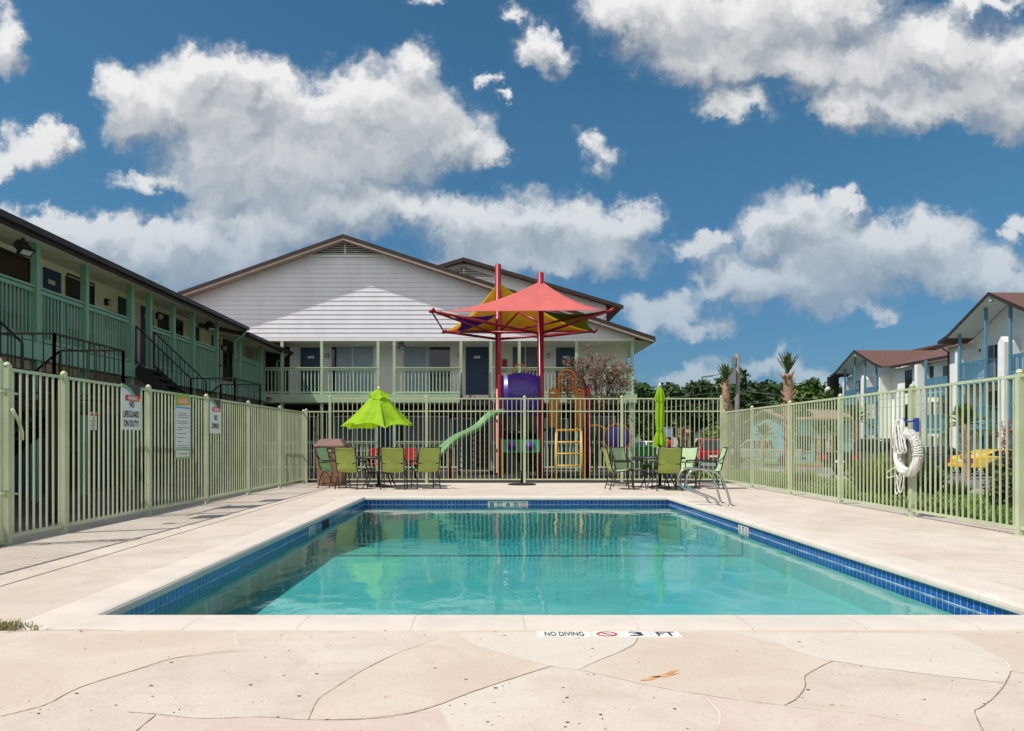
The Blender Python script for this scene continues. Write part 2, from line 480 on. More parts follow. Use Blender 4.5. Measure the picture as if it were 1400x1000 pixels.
def translucent(name, amount):
    """let woven cloth pass part of the sun through"""
    tr_ = M[name].node_tree; t = NT(tr_); b = tr_.nodes['Principled BSDF']; src = b.inputs['Base Color'].links[0].from_socket
    tl = t.n('ShaderNodeBsdfTranslucent'); t.link(src, tl.inputs[0]); mx = t.n('ShaderNodeMixShader'); mx.inputs[0].default_value = amount
    t.link(b.outputs[0], mx.inputs[1]); t.link(tl.outputs[0], mx.inputs[2]); t.link(mx.outputs[0], tr_.nodes['Material Output'].inputs[0])
for nm, a_ in (('sail_pink',.35),('sail_purple',.5),('sail_yellow',.5),('sail_olive',.5),('umbrella_lime',.35),('sling_mint_lit',.25),('sling_lime_shaded',.25)): translucent(nm, a_)

def leaf_mat(name, lo, hi, scale=1.5, trans=0.25):
    m = bpy.data.materials.new(name); m.use_nodes = True
    t = NT(m.node_tree); b = m.node_tree.nodes['Principled BSDF']
    geo = t.n('ShaderNodeNewGeometry')
    n1 = t.noise(geo.outputs['Position'], scale, 4, 0.6)
    f = t.math('ADD', t.math('MULTIPLY', t.smooth(n1, 0.32, 0.68), 0.6), t.math('MULTIPLY', geo.outputs['Random Per Island'], 0.4))
    c = t.mix(f, lo, hi)
    t.link(c, b.inputs['Base Color']); b.inputs['Roughness'].default_value = 0.65
    tr = t.n('ShaderNodeBsdfTranslucent'); t.link(c, tr.inputs[0])
    mx = t.n('ShaderNodeMixShader'); mx.inputs[0].default_value = trans
    out = m.node_tree.nodes['Material Output']
    t.link(b.outputs[0], mx.inputs[1]); t.link(tr.outputs[0], mx.inputs[2]); t.link(mx.outputs[0], out.inputs[0])
    M[name] = m
leaf_mat('leaf_dark', (0.018,0.045,0.012), (0.065,0.125,0.028), 0.8)
leaf_mat('leaf_mid', (0.025,0.07,0.010), (0.10,0.19,0.025), 0.8)
leaf_mat('leaf_olive', (0.10,0.14,0.02), (0.26,0.32,0.05), 1.5)
leaf_mat('leaf_palm', (0.04,0.075,0.018), (0.14,0.20,0.05), 2.0)
leaf_mat('leaf_rust', (0.16,0.085,0.06), (0.38,0.23,0.16), 2.5)
leaf_mat('leaf_shrub', (0.03,0.055,0.02), (0.11,0.16,0.05), 2.0)
leaf_mat('grass_blade', (0.06,0.12,0.015), (0.20,0.32,0.045), 0.9)
leaf_mat('grass_dry', (0.16,0.15,0.05), (0.40,0.36,0.14), 3.0)
leaf_mat('flower_pink', (0.25,0.06,0.09), (0.5,0.18,0.2), 3.0)

def special(name):
    m = bpy.data.materials.new(name); m.use_nodes = True; M[name] = m
    return m, NT(m.node_tree), m.node_tree.nodes['Principled BSDF']

# pool deck: trowelled cream and pink concrete with stains, grain and hairlines
m, t, b = special('deck')
P0 = t.n('ShaderNodeTexCoord').outputs['Object']
big = t.smooth(t.noise(P0, 0.35, 5, 0.6, 0.8), 0.35, 0.66)
c = t.mix(big, (0.56,0.475,0.405), (0.605,0.54,0.47))
mid = t.smooth(t.noise(P0, 1.7, 6, 0.65, 0.5), 0.40, 0.72)
c = t.mix(t.math('MULTIPLY', mid, 0.62), c, (0.47,0.37,0.30))
stain = t.smooth(t.noise(P0, 0.8, 8, 0.7, 1.2), 0.60, 0.78)
c = t.mix(t.math('MULTIPLY', stain, 0.55), c, (0.66,0.61,0.545))
grain = t.noise(P0, 48, 5, 0.8)
c = t.mix(t.math('MULTIPLY', t.smooth(grain, 0.50, 0.72), 0.55), c, (0.34,0.26,0.20))
blot = t.smooth(t.noise(P0, 5.5, 6, 0.7, 0.8), 0.52, 0.72)
c = t.mix(t.math('MULTIPLY', blot, 0.42), c, (0.42,0.34,0.275))
streak = t.n('ShaderNodeMapping'); streak.inputs['Scale'].default_value = (0.7, 4.5, 1); streak.inputs['Rotation'].default_value = (0,0,0.15); t.link(P0, streak.inputs['Vector'])
st = t.smooth(t.noise(streak.outputs[0], 1.2, 6, 0.65, 0.4), 0.52, 0.75)
c = t.mix(t.math('MULTIPLY', st, 0.38), c, (0.45,0.35,0.275))
lowf = t.smooth(t.noise(P0, 0.55, 7, 0.7, 1.5), 0.53, 0.66)
c = t.mix(t.math('MULTIPLY', lowf, 0.32), c, (0.43,0.36,0.31))
t.link(c, b.inputs['Base Color']); b.inputs['Roughness'].default_value = 0.85
bp = t.n('ShaderNodeBump'); bp.inputs['Strength'].default_value = 0.35; bp.inputs['Distance'].default_value = 0.006
hh = t.math('ADD', t.math('MULTIPLY', t.noise(P0, 9, 6, 0.7), 1.0), t.math('MULTIPLY', t.noise(P0, 120, 3, 0.6), 0.35))
t.link(hh, bp.inputs['Height']); t.link(bp.outputs[0], b.inputs['Normal'])

def patch_mat(name, c0, c1):
    m, t, b = special(name)
    P0 = t.n('ShaderNodeTexCoord').outputs['Object']
    c = t.mix(t.smooth(t.noise(P0, 1.6, 7, 0.65, 0.8), 0.35, 0.7), c0, c1)
    c = t.mix(t.math('MULTIPLY', t.smooth(t.noise(P0, 48, 5, 0.8), 0.50, 0.72), 0.5), c, (0.34,0.25,0.19))
    c = t.mix(t.math('MULTIPLY', t.smooth(t.noise(P0, 5.5, 6, 0.7, 0.8), 0.52, 0.72), 0.30), c, (0.45,0.36,0.29))
    t.link(c, b.inputs['Base Color']); b.inputs['Roughness'].default_value = 0.85
    bp = t.n('ShaderNodeBump'); bp.inputs['Strength'].default_value = 0.35; bp.inputs['Distance'].default_value = 0.006
    t.link(t.noise(P0, 14, 7, 0.7), bp.inputs['Height']); t.link(bp.outputs[0], b.inputs['Normal'])
patch_mat('stone_tan', (0.54,0.435,0.355), (0.595,0.505,0.42))
patch_mat('stone_pink', (0.545,0.425,0.365), (0.595,0.50,0.44))
patch_mat('stone_grey', (0.57,0.505,0.44), (0.61,0.555,0.485))

# waterline tiles
m, t, b = special('pool_tile')
sp = t.n('ShaderNodeSeparateXYZ'); t.link(t.n('ShaderNodeTexCoord').outputs['Object'], sp.inputs[0])
cb = t.n('ShaderNodeCombineXYZ'); t.link(t.math('ADD', sp.outputs[0], sp.outputs[1]), cb.inputs[0]); t.link(t.math('ADD', sp.outputs[2], 2.013), cb.inputs[1])
br = t.n('ShaderNodeTexBrick'); t.link(cb.outputs[0], br.inputs['Vector'])
br.offset = 0.0; br.squash = 1.0
br.inputs['Scale'].default_value = 1.0; br.inputs['Brick Width'].default_value = 0.078; br.inputs['Row Height'].default_value = 0.104
br.inputs['Mortar Size'].default_value = 0.0035; br.inputs['Mortar Smooth'].default_value = 0.2; br.inputs['Bias'].default_value = 0.0
br.inputs['Color1'].default_value = (0.006,0.045,0.27,1); br.inputs['Color2'].default_value = (0.012,0.10,0.42,1); br.inputs['Mortar'].default_value = (0.42,0.50,0.55,1)
tn = t.noise(cb.outputs[0], 40, 4, 0.6)
t.link(t.mix(t.math('MULTIPLY', t.smooth(tn, 0.35, 0.7), 0.45), br.outputs[0], (0.02,0.16,0.45)), b.inputs['Base Color'])
b.inputs['Roughness'].default_value = 0.18

# pool plaster
m, t, b = special('plaster')
P0 = t.n('ShaderNodeTexCoord').outputs['Object']
c = t.mix(t.smooth(t.noise(P0, 1.2, 6, 0.65, 0.6), 0.35, 0.7), (0.23,0.49,0.475), (0.33,0.60,0.575))
vor = t.n('ShaderNodeTexVoronoi', feature='DISTANCE_TO_EDGE'); vor.inputs['Scale'].default_value = 3.0
t.link(t.vmath('ADD', P0, t.vmath('SCALE', t.noise(P0, 2.0, 3, 0.5, out='Color'), 0.6)), vor.inputs['Vector'])
t.link(c, b.inputs['Base Color']); b.inputs['Roughness'].default_value = 0.8
mat('plaster_line', (0.02,0.10,0.16), 0.4, 0.15, 6.0)

# water: clear surface by Fresnel over a body that soaks up red
m = bpy.data.materials.new('water'); m.use_nodes = True; M['water'] = m
t = NT(m.node_tree); m.node_tree.nodes.clear()
P0 = t.n('ShaderNodeTexCoord').outputs['Object']
bp = t.n('ShaderNodeBump'); bp.inputs['Strength'].default_value = 1.0; bp.inputs['Distance'].default_value = 0.0105
mpw = t.n('ShaderNodeMapping'); mpw.inputs['Scale'].default_value = (1.0, 0.7, 1.0); t.link(P0, mpw.inputs['Vector'])
hh = t.math('ADD', t.math('ADD', t.noise(mpw.outputs[0], 1.4, 2, 0.45, 0.3), t.math('MULTIPLY', t.noise(mpw.outputs[0], 6.0, 3, 0.55, 0.4), 0.16)), t.math('MULTIPLY', t.noise(mpw.outputs[0], 22.0, 3, 0.6, 0.5), 0.02))
t.link(hh, bp.inputs['Height'])
fr = t.n('ShaderNodeFresnel'); fr.inputs['IOR'].default_value = 1.33; t.link(bp.outputs[0], fr.inputs['Normal'])
gl = t.n('ShaderNodeBsdfGlossy'); gl.inputs['Roughness'].default_value = 0.008; t.link(bp.outputs[0], gl.inputs['Normal'])
tp = t.n('ShaderNodeBsdfTransparent')
mx = t.n('ShaderNodeMixShader'); t.link(fr.outputs[0], mx.inputs[0]); t.link(tp.outputs[0], mx.inputs[1]); t.link(gl.outputs[0], mx.inputs[2])
va = t.n('ShaderNodeVolumeAbsorption'); va.inputs['Color'].default_value = (0.22,0.912,0.925,1); va.inputs['Density'].default_value = 0.85
out = t.n('ShaderNodeOutputMaterial'); t.link(mx.outputs[0], out.inputs[0]); 
vs_ = t.n('ShaderNodeVolumeScatter'); vs_.inputs['Color'].default_value = (0.10,0.80,0.74,1); vs_.inputs['Density'].default_value = 0.11; vs_.inputs['Anisotropy'].default_value = 0.3
ad = t.n('ShaderNodeAddShader'); t.link(va.outputs[0], ad.inputs[0]); t.link(vs_.outputs[0], ad.inputs[1]); t.link(ad.outputs[0], out.inputs['Volume'])

# ground of lawns
m, t, b = special('lawn')
P0 = t.n('ShaderNodeTexCoord').outputs['Object']
c = t.mix(t.smooth(t.noise(P0, 0.25, 6, 0.65), 0.35, 0.7), (0.075,0.13,0.025), (0.15,0.21,0.05))
c = t.mix(t.math('MULTIPLY', t.smooth(t.noise(P0, 3.0, 6, 0.7), 0.5, 0.75), 0.6), c, (0.20,0.17,0.09))
t.link(c, b.inputs['Base Color']); b.inputs['Roughness'].default_value = 0.95
bp = t.n('ShaderNodeBump'); bp.inputs['Strength'].default_value = 0.8; bp.inputs['Distance'].default_value = 0.05
t.link(t.noise(P0, 14, 5, 0.7), bp.inputs['Height']); t.link(bp.outputs[0], b.inputs['Normal'])

# ------------------------------------------------------------------ ground, pool and deck
XL, XR, Y0, Y1 = -2.45, 3.53, 4.86, 15.15          # inner edges of the coping
CW = 0.38                                          # coping width
WATER_Z = -0.15

def sstep(t): t = max(0.0, min(1.0, t)); return t*t*(3-2*t)
def terrain(x, y): return -0.06 - 0.55*sstep((x - 6.9)/9.0)

def sheet(name, xs, ys, dz, mat_, skip=None, kind='structure'):
    mb = MB(); nx, ny = len(xs), len(ys)
    vs = [(x, y, terrain(x, y) + dz) for y in ys for x in xs]
    fs = []
    for j in range(ny-1):
        for i in range(nx-1):
            cx, cy = (xs[i]+xs[i+1])/2, (ys[j]+ys[j+1])/2
            if skip and skip(cx, cy): continue
            fs.append((j*nx+i, j*nx+i+1, (j+1)*nx+i+1, (j+1)*nx+i))
    mb.add(vs, fs, True)
    o = mb.build(name, mat_); tag(o, kind=kind); return o

gx = [-1500,-400,-120,-60,-30,-12,-5,0,6.0] + [6.9+0.75*i for i in range(13)] + [20,24,28,34,45,60,90,150,400,1500]
gy = [-1500,-300,-80,-30,-5.5,0,6,12,20] + [24,28,32,36,40,46,52,60,70,90,130,250,600,1500,2900]
sheet('ground', gx, gy, 0.0, M['lawn'], skip=lambda x, y: -5 < x < 6 and -5.5 < y < 20)

rx = [16.3+0.75*i for i in range(5)] + [20,22,24,28.2]
sheet('road', rx, [-30,0,10,20,30,40,45.9], 0.02, M['asphalt'])
sheet('street', [5.5,6.9,8.4,9.9,11.4,13.3,14.8] + rx[0:7], [45.9,50,55,60.5], 0.02, M['asphalt'])

# deck of four slabs round the pool
mb = MB()
DL, DR, DN, DF = -5.75, 6.75, -6.0, 20.55
for x0, x1, y0, y1 in ((DL,DR,DN,Y0-CW), (DL,DR,Y1+CW,DF), (DL,XL-CW,Y0-CW,Y1+CW), (XR+CW,DR,Y0-CW,Y1+CW)):
    mb.quad((x0,y0,0),(x1,y0,0),(x1,y1,0),(x0,y1,0))
for a, b in (((DR,DN),(DR,DF)), ((DR,DF),(DL,DF)), ((DL,DF),(DL,DN))):
    mb.quad((a[0],a[1],-0.35),(b[0],b[1],-0.35),(b[0],b[1],0),(a[0],a[1],0))
deck = mb.build('pool_deck', M['deck']); tag(deck, kind='structure')

def deck_sheet(name, pxs, m, z):
    mb = MB(); mb.poly([ground_pt(x, y, 0) + Vector((0,0,z)) for x, y in pxs]); return mb.build(name, m, deck)
deck_sheet('stone_patch', [(876,864.5),(868,880),(858,887),(840,895),(815,905),(792,916),(850,929),(905,941),(960,950),(1015,958),(1072,965),(1090,955),(1101,939),(1101,925),(1118,914),(1139,904),(1096,894),(1061,880),(1030,872),(1000,865)], M['stone_tan'], 0.0012)
deck_sheet('stone_patch', [(612,866),(628,868),(645,880),(700,898),(754,911),(710,925),(650,945),(600,964),(560,975),(500,983),(421,985),(430,966),(437,955),(460,940),(498,916),(545,893),(600,874)], M['stone_tan'], 0.0012)
deck_sheet('stone_patch', [(1299,866),(1336,883),(1371,901),(1382,918),(1460,930),(1500,866)], M['stone_tan'], 0.0012)
deck_sheet('stone_patch', [(960,951),(1072,966),(1096,970),(1176,976),(1288,995),(1330,1060),(930,1060),(985,985)], M['stone_pink'], 0.0012)
deck_sheet('stone_patch', [(175,1040),(214,977),(275,983),(357,981),(421,985),(500,984),(560,977),(600,968),(650,1060),(160,1060)], M['stone_pink'], 0.0012)
deck_sheet('stone_patch', [(320,866),(335,890),(240,900),(180,918),(110,940),(60,965),(0,980),(-60,990),(-60,900),(60,868)], M['stone_tan'], 0.0012)
deck_sheet('stone_patch', [(700,865),(876,864.5),(868,880),(840,895),(792,916),(754,911),(700,898),(645,880),(628,866)], M['stone_grey'], 0.0010)
deck_sheet('stone_patch', [(1000,865),(1061,880),(1096,894),(1139,904),(1250,920),(1374,934),(1382,918),(1371,901),(1336,883),(1299,866)], M['stone_grey'], 0.0010)

def deck_line(name, pxs, m, w, z=0.0022, jit=0.006):
    pts = catmull([ground_pt(x, y) for x, y in pxs], 7)
    rnd = random.Random(int(pxs[0][0]*7 + pxs[0][1]))
    mb = MB(); L = []
    for i, p in enumerate(pts):
        d = (pts[min(i+1, len(pts)-1)] - pts[max(i-1, 0)]).normalized(); n = Vector((-d.y, d.x, 0))
        ww = w*(0.55 + 0.9*rnd.random())*(0.35 if i in (0, len(pts)-1) else 1)
        q = p + n*(rnd.random()-0.5)*jit; q.z = z
        L.append((q + n*ww/2, q - n*ww/2))
    for (a, b_), (c, d_) in zip(L, L[1:]): mb.quad(a, b_, d_, c)
    return mb.build(name, m, deck)
for pts in ([(0,980),(60,965),(110,940),(180,918),(240,900),(325,889)], [(421,985),(430,966),(437,955),(460,940),(498,916),(545,893),(600,874)],
            [(175,974),(214,977),(275,983),(357,981),(421,985),(500,984),(560,976),(600,964),(650,945),(710,925),(754,911)],
            [(876,865),(868,880),(858,887),(840,895),(815,905),(792,916)], [(1139,904),(1118,914),(1101,925),(1101,939),(1090,955),(1072,965)],
            [(1382,918),(1374,936),(1358,955),(1341,968),(1333,973),(1339,990),(1350,1010)], [(214,977),(198,990),(180,1005)],
            [(0,866),(60,862),(130,862),(170,863)]):
    deck_line('crack', pts, M['crack_dark'], 0.0038, jit=0.003)
for pts in ([(628,867),(645,880),(700,898),(760,912),(800,918),(900,940),(960,950),(1072,966),(1176,976),(1288,996)], [(1000,866),(1061,880),(1096,894),(1139,904),(1250,920),(1374,934)],
            [(1299,866),(1336,883),(1371,901),(1382,918)], [(320,866),(325,889)], [(960,950),(985,985),(940,1040)]):
    deck_line('hairline', pts, M['crack_light'], 0.004, jit=0.004)
# straight joints of the side decks
mb = MB()
mb.box(-3.722,-3.704,3.2,20.4,-0.004,0.0026);
mb.build('expansion_joint', M['crack_dark'], deck)
mb = MB()                                               # rust stain with feathered tongues
for x0, x1, y0, w in ((874,905,930,3.0),(888,930,926,2.2),(905,928,922,2.5),(700,740,980,0)):
    if w: mb.poly([ground_pt(x0,y0+w/2)+Vector((0,0,.003)), ground_pt((x0+x1)/2,y0+w*.3)+Vector((0,0,.003)), ground_pt(x1,y0-5)+Vector((0,0,.003)), ground_pt((x0+x1)/2,y0-w*.6-2)+Vector((0,0,.003))])
mb.build('rust_stain', M['rust'], deck)

# seeds and dead leaf bits lying about
rnd = random.Random(3); mb = MB()
for _ in range(3200):
    x = rnd.uniform(-4.8, 6.0); y = 2.2 + (rnd.random()**1.8)*14
    if XL-0.3 < x < XR+0.3 and Y0-0.3 < y < Y1+0.3: continue
    r = rnd.choice((0.002,0.0025,0.003,0.003,0.0035,0.004,0.005,0.006,0.009)); a = rnd.uniform(0, 3.1); h = r*0.35
    pts = [(x+r*math.cos(a+k*1.257)*rnd.uniform(.6,1.5), y+r*math.sin(a+k*1.257), 0.0015) for k in range(5)]
    b0 = len(mb.v); mb.cur = rnd.choice((0,0,0,1))
    mb.add(pts + [(x, y, h)], [(k, (k+1) % 5, 5) for k in range(5)])
tag(mb.build('leaf_litter', [M['speck'], M['rust']]), kind='stuff')

# pool: coping, tile band, basin
pool = thing('swimming_pool', 'rectangular swimming pool with pale coping and a band of blue waterline tiles', 'swimming pool', ((XL+XR)/2,(Y0+Y1)/2,0), world=True)
prof = [(0.035,-0.062),(0.008,-0.058),(0.0,-0.048),(0.0,-0.028),(0.006,-0.008),(0.022,0.008),(0.05,0.014),(0.20,0.016),(0.345,0.013),(CW-0.006,0.010),(CW,0.0)]
def coping_side(mb, a, b, inward, n):
    """bullnosed blocks from a to b; inward points to the water; mitred at the ends"""
    a, b, inn = Vector(a), Vector(b), Vector(inward); d = (b-a); L = d.length; d.normalize()
    for k in range(n):
        for_s, to_s = L*k/n + (0.001 if k else 0), L*(k+1)/n - (0.001 if k < n-1 else 0)
        vs = []
        for o, z in prof:
            s0 = for_s - (o if k == 0 else 0); s1 = to_s + (o if k == n-1 else 0)
            vs.append(a + d*s0 - inn*o + Vector((0,0,z))); vs.append(a + d*s1 - inn*o + Vector((0,0,z)))
        fs = []
        for i in range(len(prof)-1):
            mb.cur = 1 if i < 2 else 0
            mb.add([vs[2*i],vs[2*i+1],vs[2*i+3],vs[2*i+2]], [(0,1,2,3)], True)
        mb.cur = 0
cp = MB()
coping_side(cp, (XL,Y0,0),(XR,Y0,0),(0,1,0), 9)
coping_side(cp, (XR,Y0,0),(XR,Y1,0),(-1,0,0), 15)
coping_side(cp, (XR,Y1,0),(XL,Y1,0),(0,-1,0), 9)
coping_side(cp, (XL,Y1,0),(XL,Y0,0),(1,0,0), 15)
cp.build('coping', [M['coping'], M['coping_edge']], pool, clean=False)
mb = MB()
for x0,x1,y0,y1 in ((XL-CW+.04,XR+CW-.04,Y0-CW+.04,Y0-.06),(XL-CW+.04,XR+CW-.04,Y1+.06,Y1+CW-.04),(XL-CW+.04,XL-.06,Y0,Y1),(XR+.06,XR+CW-.04,Y0,Y1)):
    mb.quad((x0,y0,0.011),(x1,y0,0.011),(x1,y1,0.011),(x0,y1,0.011))
mb.build('mortar_bed', M['grout'], pool)
W = 0.03                                                # walls stand back under the nosing
wx0, wx1, wy0, wy1 = XL-W, XR+W, Y0-W, Y1+W
mb = MB(); z0, z1 = -0.225, -0.0635
mb.quad((wx0,wy1,z0),(wx1,wy1,z0),(wx1,wy1,z1),(wx0,wy1,z1)); mb.quad((wx1,wy0,z0),(wx0,wy0,z0),(wx0,wy0,z1),(wx1,wy0,z1))
mb.quad((wx0,wy0,z0),(wx0,wy1,z0),(wx0,wy1,z1),(wx0,wy0,z1)); mb.quad((wx1,wy1,z0),(wx1,wy0,z0),(wx1,wy0,z1),(wx1,wy1,z1))
mb.build('tile_band', M['pool_tile'], pool)
mb = MB()                                               # lime line left by the water
zl0, zl1 = WATER_Z+.001, WATER_Z+.011
mb.quad((wx0,wy1-.002,zl0),(wx1,wy1-.002,zl0),(wx1,wy1-.002,zl1),(wx0,wy1-.002,zl1)); mb.quad((wx0+.002,wy0,zl0),(wx0+.002,wy1,zl0),(wx0+.002,wy1,zl1),(wx0+.002,wy0,zl1)); mb.quad((wx1-.002,wy1,zl0),(wx1-.002,wy0,zl0),(wx1-.002,wy0,zl1),(wx1-.002,wy1,zl1))
mb.build('scum_line', M['scum'], pool)
floor_prof = [(wy0,-0.50),(8.3,-0.50),(10.8,-0.51),(wy1,-0.82)]
mb = MB()
for (ya,za),(yb,zb) in zip(floor_prof, floor_prof[1:]):
    mb.quad((wx0,ya,za),(wx1,ya,za),(wx1,yb,zb),(wx0,yb,zb))
    mb.quad((wx0,ya,za),(wx0,yb,zb),(wx0,yb,z0),(wx0,ya,z0)); mb.quad((wx1,yb,zb),(wx1,ya,za),(wx1,ya,z0),(wx1,yb,z0))
mb.quad((wx0,wy1,-0.82),(wx1,wy1,-0.82),(wx1,wy1,z0),(wx0,wy1,z0)); mb.quad((wx1,wy0,-0.5),(wx0,wy0,-0.5),(wx0,wy0,z0),(wx1,wy0,z0))
mb.build('basin', M['plaster'], pool)
mb = MB(); yb = 10.8
mb.box(wx0+.004,wx1-.004,yb-.035,yb+.035,-.52,-.500); mb.box(wx0-.002,wx0+.006,yb-.03,yb+.03,-.51,-.228); mb.box(wx1-.006,wx1+.002,yb-.03,yb+.03,-.51,-.228)
mb.build('depth_break_line', M['plaster_line'], pool)
mb = MB(); mb.box(wx0-.003,wx0+.008,11.4,11.86,-.215,-.09); mb.build('skimmer_opening', M['dark_step'], pool)

def marker(M4, w, h, items, parent=pool, name='depth_marker', label=None):
    """row of white tiles with lettering; M4 maps tile plane to the wall"""
    mb = MB(); mb.xf = M4
    n = len(items); tw = w/n
    for i in range(n): mb.box(-w/2+i*tw+.003, -w/2+(i+1)*tw-.003, -h/2, h/2, -0.002, 0.006)
    o = mb.build(name, M['marker_white'], parent)
    tx = MB(); rd = MB()
    for i, it in enumerate(items):
        cx = -w/2+(i+.5)*tw
        if it == '@':
            rd.xf = M4
            r0 = min(tw, h)*0.40
            for k in range(20):
                a0, a1 = 2*math.pi*k/20, 2*math.pi*(k+1)/20
                rd.quad(*[(cx+r*math.cos(a)*min(1.6,tw/h*.9 if tw>h else 1), r*math.sin(a), .0075) for r, a in ((r0*.74,a0),(r0,a0),(r0,a1),(r0*.74,a1))])
            f = min(1.6,tw/h*.9 if tw>h else 1)
            rd.quad((cx-r0*.62*f,r0*.5,.008),(cx-r0*.5*f,r0*.62,.008),(cx+r0*.62*f,-r0*.5,.008),(cx+r0*.5*f,-r0*.62,.008))
            tx.xf = M4
            tx.quad((cx-r0*.35*f,-r0*.05,.0072),(cx+r0*.2*f,-r0*.3,.0072),(cx+r0*.3*f,-r0*.15,.0072),(cx-r0*.25*f,r0*.15,.0072))
        elif it:
            MB().text(it, h*0.95, M4 @ Matrix.Translation((cx,-h*.02,.0075)), bold=0.002, sx=min(1.6, 0.88*tw/(h*.66*max(1,len(it))))).build('lettering', M['marker_ink'], o)
    if tx.v: tx.build('diver_symbol', M['marker_ink'], o)
    if rd.v: rd.build('no_diving_symbol', M['marker_red'], o)
    return o
marker(frame((0.37,wy1-.002,-0.138),(1,0,0),(0,0,1)), 0.80, 0.118, ['8','FT','6','IN','@'])
marker(frame((wx1-.002,10.75,-0.138),(0,-1,0),(0,0,1)), 0.42, 0.118, ['5','FT','@'])
marker(frame((wx0+.002,10.75,-0.138),(0,1,0),(0,0,1)), 0.42, 0.118, ['5','FT','@'])
md = frame((0.0,4.365,0.0),(1,0,0),(0,1,0))
marker(md @ Matrix.Translation((.425,0,0)), 0.305, 0.135, ['NO DIVING'], deck, 'deck_marker')
marker(md @ Matrix.Translation((.835,0,0)), 0.50, 0.135, ['@','3','FT'], deck, 'deck_marker')

mb = MB(); n = 2
mb.box(wx0-.02,wx1+.02,wy0-.02,wy1+.02,-0.9,WATER_Z)
tag(mb.build('water', M['water']), kind='structure')

# strips beyond the fences
mb = MB(); mb.box(-9.68,DL-.004,2.0,30.2,-.4,-.03); tag(mb.build('walkway', M['paving_shade_dark']), kind='structure')
mb = MB(); mb.box(DL,6.75,DF+.004,29.2,-.5,-.05); tag(mb.build('mulch_bed', M['mulch']), kind='structure')
mb = MB(); mb.box(-9.0,6.4,29.204,31.38,-.5,-.02); tag(mb.build('patio', M['paving_shade_dark']), kind='structure')
def kerb(pts, m, name='kerb', h=0.13, w=0.16):
    mb = MB()
    for a, b in zip(pts, pts[1:]):
        za, zb = terrain(*a), terrain(*b)
        mb.bar((a[0],a[1],za+h/2-.05),(b[0],b[1],zb+h/2-.05), w, h+.1)
    o = mb.build(name, m, bevel=0.02); tag(o, kind='structure'); return o
kerb([(16.2,0),(16.2,10),(16.2,20),(16.2,30),(16.2,45.8)], M['concrete'])
kerb([(20.3,50.6),(22,50.6),(24,50.6),(27,50.6)], M['kerb_red'])
mb = MB(); mb.box(20.2,28,50.7,60.4,-.9,-.53); tag(mb.build('lawn', M['lawn']), kind='structure')

# ------------------------------------------------------------------ fences
prnd = random.Random(77)
def fence_panel(a, b, h, n, rails, pk=0.0185):
    """pickets and rails between two posts"""
    a, b = Vector(a), Vector(b); d = (b-a); L = d.length; d.normalize(); mb = MB()
    for z in rails: mb.bar(a+Vector((0,0,z)), b+Vector((0,0,z)), 0.03, 0.034)
    ang = math.atan2(d.y, d.x); nrm = Vector((-d.y, d.x, 0))
    top = rails[-1] + 0.017
    for i in range(n):
        p = a + d*(L*(i+.5)/n)
        q = d*prnd.gauss(0,.0028)+nrm*prnd.gauss(0,.0018)
        mb.bar(p+q*.4+Vector((0,0,rails[0]-.016)), p-q*.6+Vector((0,0,top-.006)), pk, pk, up=nrm)
    return mb
def fence_post(p, h, w=0.066, ang=0.0):
    p = Vector(p); mb = MB(); mb.xf = Matrix.Translation(p) @ Matrix.Rotation(ang, 4, 'Z')
    mb.box(-w/2,w/2,-w/2,w/2,0.0,h)
    mb.lathe([(w*.62,h),(w*.62,h+.012),(w*.5,h+.03),(w*.25,h+.045),(0.0,h+.05)], n=10)
    mb.box(-w,w,-w,w,0.0,.008)
    return mb
FEN = M['fence_paint']
def make_fence(root, posts, h, rails_of, ang, pk=.0185):
    for i, p in enumerate(posts):
        hh = h if not callable(h) else h(i)
        fence_post((*p,0), hh, ang=ang).build('post', FEN, root)
    for i, (p, q) in enumerate(zip(posts, posts[1:])):
        d = (Vector(q)-Vector(p)).length; u = (Vector(q)-Vector(p)).normalized()*.034
        a, b = Vector(p)+u, Vector(q)-u
        fence_panel((*a,0),(*b,0),0, max(3, round((d)/0.1255)), rails_of(i), pk).build('picket_panel', FEN, root)
def xl_at(d): return -5.13 + (d-8.05)*(.22/12.25)
fl = thing('picket_fence', 'sage green steel picket fence carrying the white warning signs', 'fence', (-5.0,14,0), world=True)
lp = [(xl_at(d), d) for d in (5.6, 8.02)]
left_posts = [(xl_at(d), d) for d in (8.17, 9.22, 11.42, 13.65, 15.9, 18.15, 20.3)]
make_fence(fl, left_posts, 1.90, lambda i: (0.09, 1.87), 0)
gt = thing('fence_gate', 'sage green picket gate hinged to the post at the near end of the sign fence', 'gate', (-5.15,7,0), world=True)
fence_panel((xl_at(5.72),5.72,0),(xl_at(8.0),8.0,0),0,18,(0.09,1.87)).build('picket_panel', FEN, gt)
for d in (5.68, 8.045): fence_post((xl_at(d), d, .03), 1.9, 0.05).build('post', FEN, gt)
for z in (0.55, 1.62):
    mb = MB(); mb.tube([(-5.10,7.99,z),(-5.075,8.07,z+.012),(-5.08,8.16,z),(-5.06,8.24,z-.01)], .013, 6); mb.lathe([(.022,z-.04),(.022,z+.04)], (-5.085,8.1,0), 8)
    mb.build('hinge', FEN, gt)
mb = MB(); mb.tube([(-5.06,8.14,1.45),(-5.03,8.2,1.33),(-5.03,8.27,1.2),(-5.05,8.3,1.12)], .018, 6); mb.build('latch_arm', FEN, gt)

